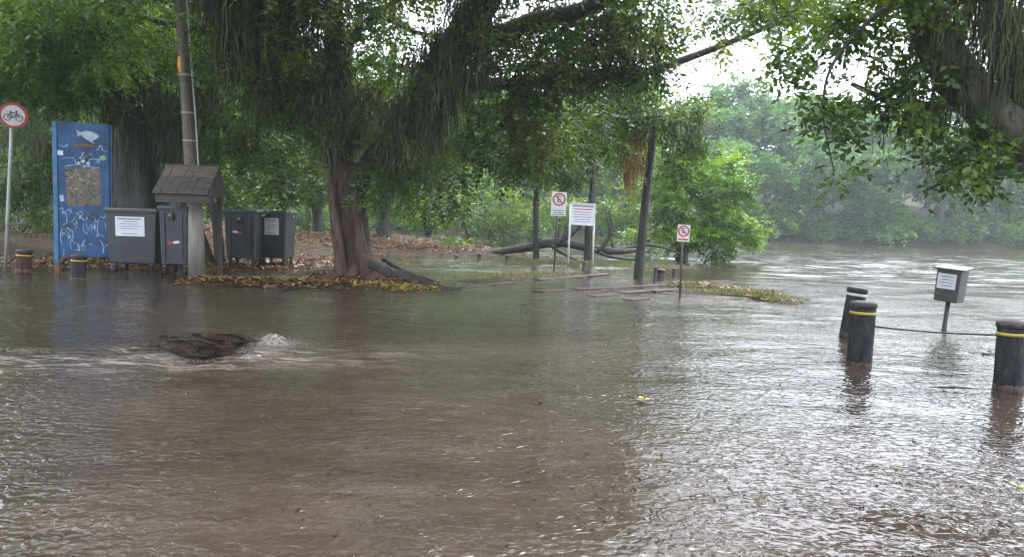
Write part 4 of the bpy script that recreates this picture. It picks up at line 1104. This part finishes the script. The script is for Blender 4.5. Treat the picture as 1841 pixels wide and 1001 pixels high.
# ------------------------------------------------------------------ bollards
def bollard(name, pt, pb, wpx, label, band=True, mat='post_plastic', bandm='yellow_band', topm='post_top', zg=0.0, group='bollards in the flood', sub=20, ring=False):
    g0 = P(*pb, zg); d = g0.y
    top = D(*pt, d)
    r = (D(pt[0] + wpx / 2, pt[1], d) - D(pt[0] - wpx / 2, pt[1], d)).length / 2
    e = empty(name, g0); tag(e, label, 'bollard', group)
    a = Vector((0, 0, 0)); b = top - g0; ax = b.normalized(); ln = b.length
    mb = MB(); pts = [a - ax * .5] + [a + ax * (ln * t) for t in (0, .2, .4, .6, .8)] + [b - ax * .07, b - ax * .05]
    mb.tube(pts, [r * 1.02, r * 1.02, r, r * .99, r, r * .98, r * .99, r * .9], 24, .03, int(pt[0])); mb.build('shaft', mat, e, True)
    mb = MB().tube([b - ax * .07, b - ax * .06, b - ax * .02, b + ax * .0, b + ax * .012], [r * .9, r * 1.06, r * 1.08, r * 1.0, r * .55], 24, .05, int(pt[1])); mb.build('cap', topm, e, True)
    if wpx > 20:
        MB().tube([a - ax * .05, a + ax * .03, a + ax * (.06 + .02 * random.random())], [r * 1.03, r * 1.025, r * 1.005], 24, .02, int(pt[0])).build('mud_line', 'bark_red', e, True)
    if band:
        MB().tube([b - ax * .135, b - ax * .105], r * 1.035, 24, .01).build('reflective_band', bandm, e, True)
    if ring:
        MB().tube([b - ax * .12, b - ax * .085], r * 1.04, 24, .01).build('pale_ring', 'white_paint', e, True)
    return e, d, b + g0, ax
b1 = bollard('bollard', (1553, 543), (1544, 657), 43, 'dark bollard with yellow band standing in front of another bollard')
b2 = bollard('bollard', (1542, 517), (1526, 606), 33, 'dark bollard with worn pale ring partly hidden behind the banded one', band=False, ring=True)
b3 = bollard('bollard', (1821, 578), (1812, 703), 48, 'dark bollard with yellow band cut by the right edge of the picture')
bollard('bollard', (44, 449), (42, 489), 25, 'short brown bollard with orange band below the no bicycles sign', mat='post_brown', bandm='orange_band', zg=.03, group='short bollards on the verge')
bollard('bollard', (142, 458), (141, 503), 25, 'short dark bollard with yellow band in front of the blue panel', zg=.0, group='short bollards on the verge')
for (pt, pb_, w_, lb) in [((1189, 484), (1187, 503), 16, 'stumpy dark post right of the slender tree'), ((862, 456), (861, 469), 8, 'small dark post before the tip of the fallen log'), ((912, 459), (911, 472), 6, 'small post in the grass in front of the fallen log'),
                          ((820, 458), (819, 467), 7, 'small brown post on the leafy bank by the sapling'), ((1179, 480), (1177, 504), 6, 'thin stake beside the stumpy dark post'), ((1051, 470), (1050, 482), 9, 'tiny dark post at the foot of the notice board'), ((1213, 482), (1212, 497), 8, 'short grey post just left of the small red sign pole')]:
    bollard('post', pt, pb_, w_, lb, band=False, mat='wood_dark', topm='wood_dark', group='low posts along the river edge')
# cable between the bollards
ca = D(1568, 586, b1[1]); cb = D(1800, 602, b3[1])
pts = [ca.lerp(cb, t) + Vector((0, 0, -.035 * 4 * t * (1 - t) * .6)) for t in np.linspace(0, 1, 14)]
cbm = MB().tube(pts, .010, 8).build('cable', 'cable', None, True); tag(cbm, 'thin dark cable strung between the two yellow-banded bollards', 'cable')

# litter bin on a post
g0 = P(1697, 594); d = g0.y
lb_ = empty('litter_bin', (g0.x, g0.y, 0), face_cam(g0) - .35, lean=(0, .07))
tag(lb_, 'small grey box bin with white label on a thin post in the river', 'litter bin')
zc = D(1705, 512, d).z; zt = D(1705, 482, d).z; zbot = D(1705, 541, d).z
MB().tube([(0, 0, -.5), (0, 0, zbot + .03)], .035, 12).build('post', 'dark_steel', lb_, True)
bw = .36; hh = zt - zbot
MB().box((0, 0, zbot + hh / 2), (bw * .92, .30, hh), taper=1.06, tapery=1.05).build('box', 'box_grey', lb_, bevel=.012)
MB().box((.02, -.02, zt + .014), (bw + .10, .40, .026), Matrix.Rotation(.10, 3, 'X')).build('lid', 'box_grey', lb_, bevel=.006)
lab = MB().box((-.01, -.1655, zbot + hh * .62), (bw * .74, .006, hh * .46), Matrix.Rotation(.02, 3, 'X')).build('label', 'paper', lb_)
for j in range(4): MB().box((-.01 + .01 * (j % 2), -.171, zbot + hh * (.76 - .09 * j)), (bw * (.5 - .06 * (j % 2)), .002, .012)).build('print_line', 'print_grey', lab)
MB().box((0, -.163, zbot + hh * .2), (bw * .9, .008, .02)).build('seam', 'dark_steel', lb_)

# ------------------------------------------------------------------ drifting log with splashing water
def lump(name, a, b, r, h, mat, parent=None, seed=0, n=26, m=14, ridge=.3):
    rr = np.random.default_rng(seed)
    mb = MB(); a = Vector(a); b = Vector(b); ax = (b - a); ln = ax.length; ax.normalize(); sd2 = Vector((-ax.y, ax.x, 0))
    vs = []
    for i in range(n + 1):
        t = i / n; rad = r * (math.sin(math.pi * min(1, max(0, .04 + t * .92)))) ** .6
        hp = h * (math.sin(math.pi * min(1, .06 + t * .9)) ** .7) * (.75 + .5 * float(vnoise(np.array(t * 5 + seed), np.array(1.0))))
        for k in range(m + 1):
            th = math.pi * k / m
            j = 1 + ridge * (float(vnoise(np.array(k * .9 + seed), np.array(t * 4.0))) - .5) + .08 * rr.normal()
            vs.append(a + ax * (t * ln) + sd2 * (-math.cos(th) * rad * j) + Vector((0, 0, math.sin(th) * hp * j - .05)))
    fs = []
    for i in range(n):
        for k in range(m):
            q0 = i * (m + 1) + k; fs.append((q0, q0 + 1, q0 + m + 2, q0 + m + 1))
    mb.add(vs, fs); return mb.build(name, mat, parent, smooth=False)
lg = empty('drifting_log', (0, 0, 0)); tag(lg, 'dark ridged slab of wood awash in the current in the near left water', 'log')
la, lb2 = P(290, 622), P(452, 622)
nu, nv = 70, 26
near_e, _ = spline([P(288, 604, .12), P(297, 622, .05), P(335, 634, .03), P(378, 641, .015), P(420, 632, .01), P(452, 622, -.02)], [0] * 6, 14)
far_e, _ = spline([P(287, 602, .14), P(318, 604, .16), P(345, 599, .23), P(385, 598, .27), P(425, 603, .20), P(458, 613, -.02)], [0] * 6, 14)
mbs = MB(); vs = []
for i in range(nu + 1):
    t = i / nu; a_ = near_e[min(int(t * 70), 70)]; b_ = far_e[min(int(t * 70), 70)]
    for k in range(nv + 1):
        v = k / nv
        n1 = float(vnoise(np.array(t * 7 + 3), np.array(v * 11))) - .5; n2 = float(vnoise(np.array(t * 22), np.array(v * 16 + 9))) - .5
        p = a_.lerp(b_, v); edge = min(1, v * 6, (1 - v) * 6)
        vs.append(p + Vector((.05 * n2, .04 * n1, (.13 * n1 + .07 * n2) * edge + .03 * math.sin(v * 19 + t * 5) * edge)))
m0 = len(vs)
fs = [(i * (nv + 1) + k, (i + 1) * (nv + 1) + k, (i + 1) * (nv + 1) + k + 1, i * (nv + 1) + k + 1) for i in range(nu) for k in range(nv)]
for col_ in (0, nv):
    o_ = len(vs)
    for i in range(nu + 1):
        vs.append(vs[i * (nv + 1) + col_] + Vector((0, .02 if col_ == 0 else -.02, -.07)))
    fs += [(i * (nv + 1) + col_, o_ + i, o_ + i + 1, (i + 1) * (nv + 1) + col_) for i in range(nu)]
mbs.add(vs, fs); mbs.build('bark_slab', 'log_wet', lg)
for i, (a, b, r_) in enumerate([((288, 603, .15), (330, 606, .17), .025), ((345, 600, .25), (455, 612, .10), .028), ((300, 612, .12), (390, 618, .17), .018), ((310, 626, .05), (372, 640, .03), .022), ((400, 600, .26), (470, 612, .05), .02), ((330, 612, .2), (420, 624, .12), .016)]):
    A, B_ = P(*a), P(*b)
    q_, rr_ = spline([A, A.lerp(B_, .35) + Vector((0, 0, .02)), A.lerp(B_, .7) - Vector((0, .03, .01)), B_], [r_ * .6, r_, r_ * 1.1, r_ * .5], 6)
    MB().tube(q_, rr_, 8, .6, i, .2).build('splintered_ridge', 'log_wet', lg)
for k_, (a_, b_, r_, h_) in enumerate([((444, 625), (520, 617), .20, .10), ((400, 642), (480, 634), .12, .04), ((462, 612), (520, 607), .14, .09)]):
    fo = lump('foam_crest', P(*a_), P(*b_), r_, h_, 'foam_water', None, 60 + k_, 60, 30, .5)
    fo.data.polygons.foreach_set('use_smooth', [True] * len(fo.data.polygons))
    tag(fo, ['boiling crest of pale foam at the right end of the drifting log', 'low ruff of foam along the near edge of the drifting log', 'small crest of foam behind the larger one at the end of the log'][k_], 'foam', kind='stuff')
rng = np.random.default_rng(77)
def droplets(name, cs, n, size, mat, label, cat='splash'):
    pts = []
    for (c, s, w_) in cs:
        m_ = int(n * w_); q_ = rng.normal(size=(m_, 3)) * np.array(s) + np.array(c); q_[:, 2] = np.abs(q_[:, 2]); pts.append(q_)
    p = np.concatenate(pts); m_ = len(p); r = size * rng.uniform(.4, 1.5, (m_, 1))
    o = np.array([[1, 0, 0], [-.5, .87, 0], [-.5, -.87, 0], [0, 0, 1.4]]) 
    co = (p[:, None] + o[None] * r[:, None]).reshape(-1, 3)
    i = np.arange(m_)[:, None] * 4
    me = bpy.data.meshes.new(name)
    tris = np.concatenate([i + np.array([[0, 1, 3]]), i + np.array([[1, 2, 3]]), i + np.array([[2, 0, 3]])], 0)
    me.from_pydata(co.tolist(), [], tris.tolist()); me.materials.append(M[mat])
    ob = bpy.data.objects.new(name, me); COL.objects.link(ob); tag(ob, label, cat, kind='stuff'); return ob
sA, sB = P(478, 622), P(445, 632)
droplets('splashing_foam', [(tuple(sA), (.17, .09, .045), .5), (tuple(P(500, 618)), (.22, .08, .03), .2), (tuple(sB), (.22, .05, .02), .2), (tuple(P(300, 648)), (.4, .06, .01), .1)],
         5200, .0028, 'foam', 'pale foam splashing off the right end of the drifting log')
# rain hitting the flood
m_ = 350
yy = 2.5 + 22 * rng.random(m_) ** 1.4; xx = (rng.random(m_) - .5) * 2 * (yy * .75 + 1)
co = np.stack([xx, yy, waves(xx, yy) + .002], -1)
p = co; r = .0035 * rng.uniform(.4, 1.5, (m_, 1)) * (1 + yy[:, None] * .05)
o = np.array([[1, 0, 0], [-.5, .87, 0], [-.5, -.87, 0], [0, 0, 2.2]])
cc = (p[:, None] + o[None] * r[:, None]).reshape(-1, 3); i = np.arange(m_)[:, None] * 4
me = bpy.data.meshes.new('raindrop_splashes')
me.from_pydata(cc.tolist(), [], np.concatenate([i + np.array([[0, 1, 3]]), i + np.array([[1, 2, 3]]), i + np.array([[2, 0, 3]])], 0).tolist()); me.materials.append(M['foam'])
ob = bpy.data.objects.new('raindrop_splashes', me); COL.objects.link(ob); tag(ob, 'tiny pale splashes where rain strikes the flood water', 'splash', kind='stuff')

# scraps of leaf and twig carried on the flood
def scraps(n, f, mat, size, label):
    q = np.array([f() for _ in range(n)])
    z = waves(q[:, 0], q[:, 1]) + .006
    d = unit(np.concatenate([rng.normal(size=(n, 2)), .1 * rng.normal(size=(n, 1))], 1)); nr = np.tile([0, 0, 1.0], (n, 1)) + .2 * rng.normal(size=(n, 3))
    ln = size * rng.uniform(.4, 1.6, n)
    o = leaves('floating_debris', np.column_stack([q, z]), d, nr, ln, ln * rng.uniform(.2, .6, n), rng.random(n) * .3, mat, None, kind='stuff'); tag(o, label, 'debris')
def fr():
    p = P(random.uniform(950, 1840), random.uniform(560, 960)); return (p.x, p.y)
scraps(420, fr, 'litter', .035, 'dark scraps of leaf and twig drifting on the bright water at right')
def fl_():
    p = P(random.uniform(0, 950), random.uniform(545, 980)); return (p.x, p.y)
scraps(160, fl_, 'litter', .03, 'sparse brown scraps drifting on the muddy water at left')
# timber edging awash by the signs
for (a, b, r_, lb) in [((833, 517), (925, 508), .05, 'dark submerged timber edge nearest the big root'), ((962, 525), (1200, 512), .07, 'long brown timber step awash below the notice board'), ((965, 503), (1090, 494), .05, 'thin timber edge in the grass below the no parking sign'),
                       ((1058, 533), (1215, 521), .06, 'brown timber step awash left of the small sign pole'), ((1128, 540), (1163, 537), .05, 'short dark timber stub poking from the water')]:
    A, B_ = P(*a), P(*b); ax_ = (B_ - A).normalized(); ln_ = (B_ - A).length; n_ = max(1, round(ln_ / 1.1))
    ob = empty('timber_edge', (A.x, A.y, 0), math.atan2(ax_.y, ax_.x))
    for k_ in range(n_):
        MB().box((ln_ / n_ * (k_ + .5), random.uniform(-.03, .03), -r_ * .95 + .03 + random.uniform(-.015, .012)), (ln_ / n_ * random.uniform(.9, .98), .22 + r_, r_ * 1.9), Matrix.Rotation(random.uniform(-.012, .012), 3, 'Y') @ Matrix.Rotation(random.uniform(-.03, .03), 3, 'Z')).build('sleeper', 'sleeper_wood', ob, bevel=.012)
    tag(ob, lb, 'timber', 'timber edges awash by the signs')
# dark lump beside the right bollard
dl = lump('submerged_rock', P(1742, 634), P(1812, 636), .24, .12, 'black_rubber', None, 9, 18, 10, .4); tag(dl, 'dark low lump breaking the surface left of the edge bollard', 'rock')
mr = lump('mound', P(672, 440, 0), P(722, 440, 0), 1.0, .55, 'rock', None, 12, 18, 10, .4); tag(mr, 'grey mound at the foot of the straight riverbank trunk', 'rock')
wk = MB().tube([P(1672, 696) + Vector((0, 0, .005)), P(1715, 698) + Vector((0, 0, .012)), P(1760, 700) + Vector((0, 0, .004)), P(1790, 702)], [.004, .01, .008, .004], 6, .2, 3).build('cable_reflection', 'wood_dark', None, True)  # dark strip laid on the water as the reflection of the cable
tag(wk, 'thin dark twig floating between the bollards', 'cable_reflection')
# floating yellow leaves
for k, (px, py, lb) in enumerate([(1157, 724, 'yellow leaf sprig floating in the middle of the flood'), (1612, 842, 'small green-yellow leaf floating in the lower right water'), (1832, 882, 'yellow leaf floating at the right edge of the picture'), (1112, 690, None)]):
    if not lb: continue
    c = P(px, py); e = empty('floating_leaf', (c.x, c.y, .018), k * 1.1)
    tag(e, lb, 'leaf')
    for j in range((5, 3, 4)[k]):
        a = j * 2.1 + k; s_ = (.055, .035, .045)[k]
        mb = MB(); t = Vector((math.cos(a), math.sin(a), .12)); sv = Vector((-t.y, t.x, 0)); o0 = Vector((.012 * math.cos(a * 2), .012 * math.sin(a), .003 * j))
        pr = [(0, .1), (.3, .42), (.6, .36), (1.0, .02)]
        vs = [o0 + t * (s_ * u) + sv * (s_ * w_) + Vector((0, 0, .006)) for u, w_ in pr] + [o0 + t * (s_ * u) for u, w_ in pr] + [o0 + t * (s_ * u) - sv * (s_ * w_) + Vector((0, 0, .006)) for u, w_ in pr]
        mb.add(vs, [(i, i + 1, i + 5, i + 4) for i in range(3)] + [(i + 4, i + 5, i + 9, i + 8) for i in range(3)])
        mb.build('leaflet', 'yellow_leaf', e)
# orange dead fronds hanging by the slender tree
rng = np.random.default_rng(90)
tt, ss = curtain(D(1125, 265, 20.8), D(1152, 265, 20.8), 170, rng, .4, 1.5, .15)
of = strands('dead_fronds', tt, ss, rng, 'moss_orange', None, w=.025); tag(of, 'rusty orange dead fronds hanging left of the slender tree', 'fronds', kind='stuff')

# ------------------------------------------------------------------ rain haze
hz = MB().box((10, 60, 18), (330, 200, 41)).build('haze', 'paper')
hz.data.materials.clear()
hm = bpy.data.materials.new('rain_haze'); hm.use_nodes = True; ht = hm.node_tree
for n in list(ht.nodes): ht.nodes.remove(n)
ho = ht.nodes.new('ShaderNodeOutputMaterial'); hv = ht.nodes.new('ShaderNodeVolumePrincipled')
hv.inputs['Color'].default_value = (.70, .80, .82, 1); hv.inputs['Density'].default_value = HAZE_DENSITY; hv.inputs['Anisotropy'].default_value = .2
ht.links.new(hv.outputs[0], ho.inputs['Volume'])
hz.data.materials.append(hm)
tag(hz, kind='stuff')
